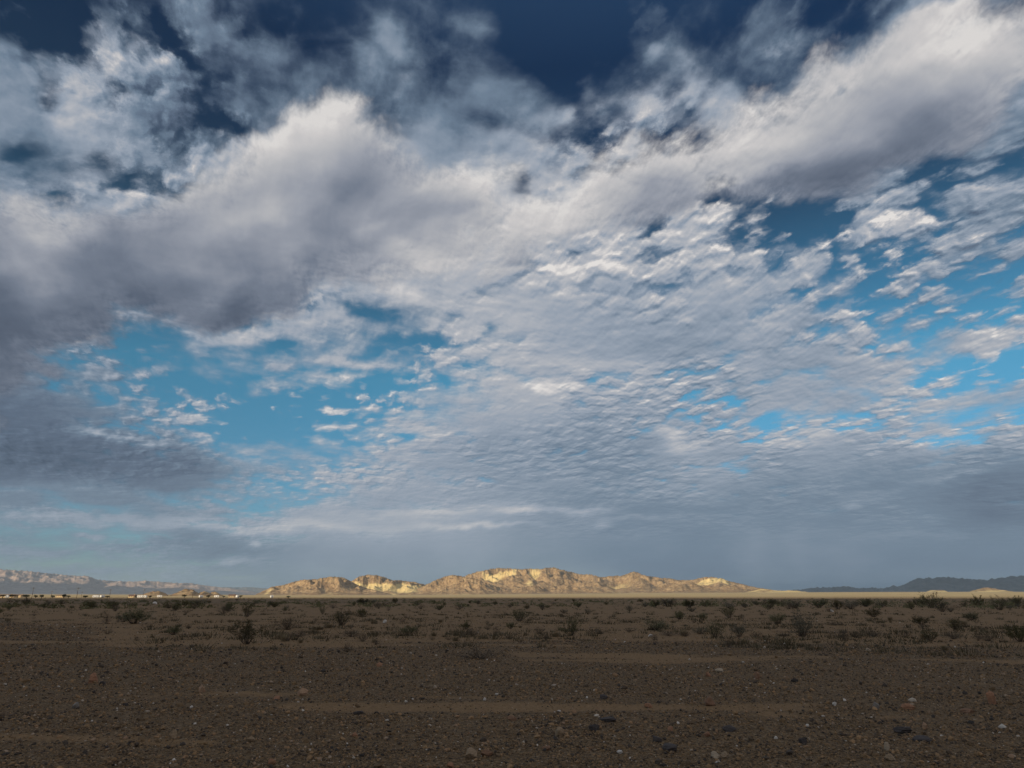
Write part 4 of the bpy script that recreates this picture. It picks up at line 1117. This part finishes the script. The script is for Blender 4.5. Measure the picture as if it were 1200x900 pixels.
ci = ng.nodes.new('GeometryNodeCollectionInfo'); ci.inputs['Collection'].default_value = peb
ci.inputs['Separate Children'].default_value = True; ci.inputs['Reset Children'].default_value = True
iop.inputs['Pick Instance'].default_value = True
na = ng.nodes.new('GeometryNodeInputNamedAttribute'); na.data_type = 'FLOAT'; na.inputs['Name'].default_value = 'size'
rv = ng.nodes.new('FunctionNodeRandomValue'); rv.data_type = 'FLOAT_VECTOR'
rv.inputs[0].default_value = (-.4, -.4, 0); rv.inputs[1].default_value = (.4, .4, 6.28)
rs = ng.nodes.new('FunctionNodeRandomValue'); rs.data_type = 'FLOAT_VECTOR'
rs.inputs[0].default_value = (.8, .6, .45); rs.inputs[1].default_value = (1.5, 1.1, .95); rs.inputs['Seed'].default_value = 5
vm = ng.nodes.new('ShaderNodeVectorMath'); vm.operation = 'SCALE'
L_ = ng.links.new
L_(gi.outputs[0], mp.inputs['Mesh']); L_(mp.outputs[0], iop.inputs['Points']); L_(ci.outputs[0], iop.inputs['Instance'])
L_(rv.outputs[0], iop.inputs['Rotation']); L_(rs.outputs[0], vm.inputs[0]); L_(na.outputs[0], vm.inputs['Scale']); L_(vm.outputs[0], iop.inputs['Scale'])
L_(iop.outputs[0], go.inputs[0])
go_ = link('gravel', me, None, kind='stuff', label='dark desert gravel of small loose stones covering the near ground')
md = go_.modifiers.new('scatter', 'NODES'); md.node_group = ng

# ------------------------------------------------------------------ scrub beyond the bushes one can count
V, Fc = [], []
r_ = random.Random(77)
for _ in range(1500):
    px = r_.uniform(-350, 1550); d = math.exp(r_.uniform(math.log(120), math.log(1000))); p = at(px, d)
    w_, h_ = r_.uniform(.5, 1.6), r_.uniform(.35, 1.0) * (1.1 if px > 700 else .85)
    for _ in range(16 if d > 300 else 34):
        q = Vector((r_.gauss(0, .5) * w_, r_.gauss(0, .5) * w_, 0)); q.z = h_ * r_.random() * max(.25, 1 - (q.x ** 2 + q.y ** 2) / (w_ * w_ * 1.6))
        a = Vector((r_.gauss(0, 1), r_.gauss(0, 1), r_.gauss(0, 1))).normalized() * .14; b = a.orthogonal() * .7; i = len(V)
        V.extend([p + q - a, p + q + b, p + q + a, p + q - b]); Fc.append((i, i + 1, i + 2, i + 3))
link('scrub', tri_mesh('scrub', V, Fc), M_green, kind='stuff', label='thin dark scrub covering the far plain up to the settlement')

# ------------------------------------------------------------------ haze
HAZE_TOP = 1060.0
me = bpy.data.meshes.new('haze')
bmh = bmesh.new(); bmesh.ops.create_cube(bmh, size=1)
bmesh.ops.scale(bmh, vec=(140000, 140000, HAZE_TOP + 40), verts=bmh.verts)
bmesh.ops.translate(bmh, vec=(0, 0, HAZE_TOP / 2 - 20), verts=bmh.verts)
bmh.to_mesh(me); bmh.free()
t = NT('haze')
pv = t.n.new('ShaderNodeVolumePrincipled')
pv.inputs['Color'].default_value = (.62, .82, 1.0, 1)
pv.inputs['Density'].default_value = 2.1e-5
pv.inputs['Anisotropy'].default_value = 0.0
t.l.new(pv.outputs[0], t.out.inputs['Volume'])
link('haze', me, t.mat, kind='stuff', label='thin pale blue air haze over the desert')
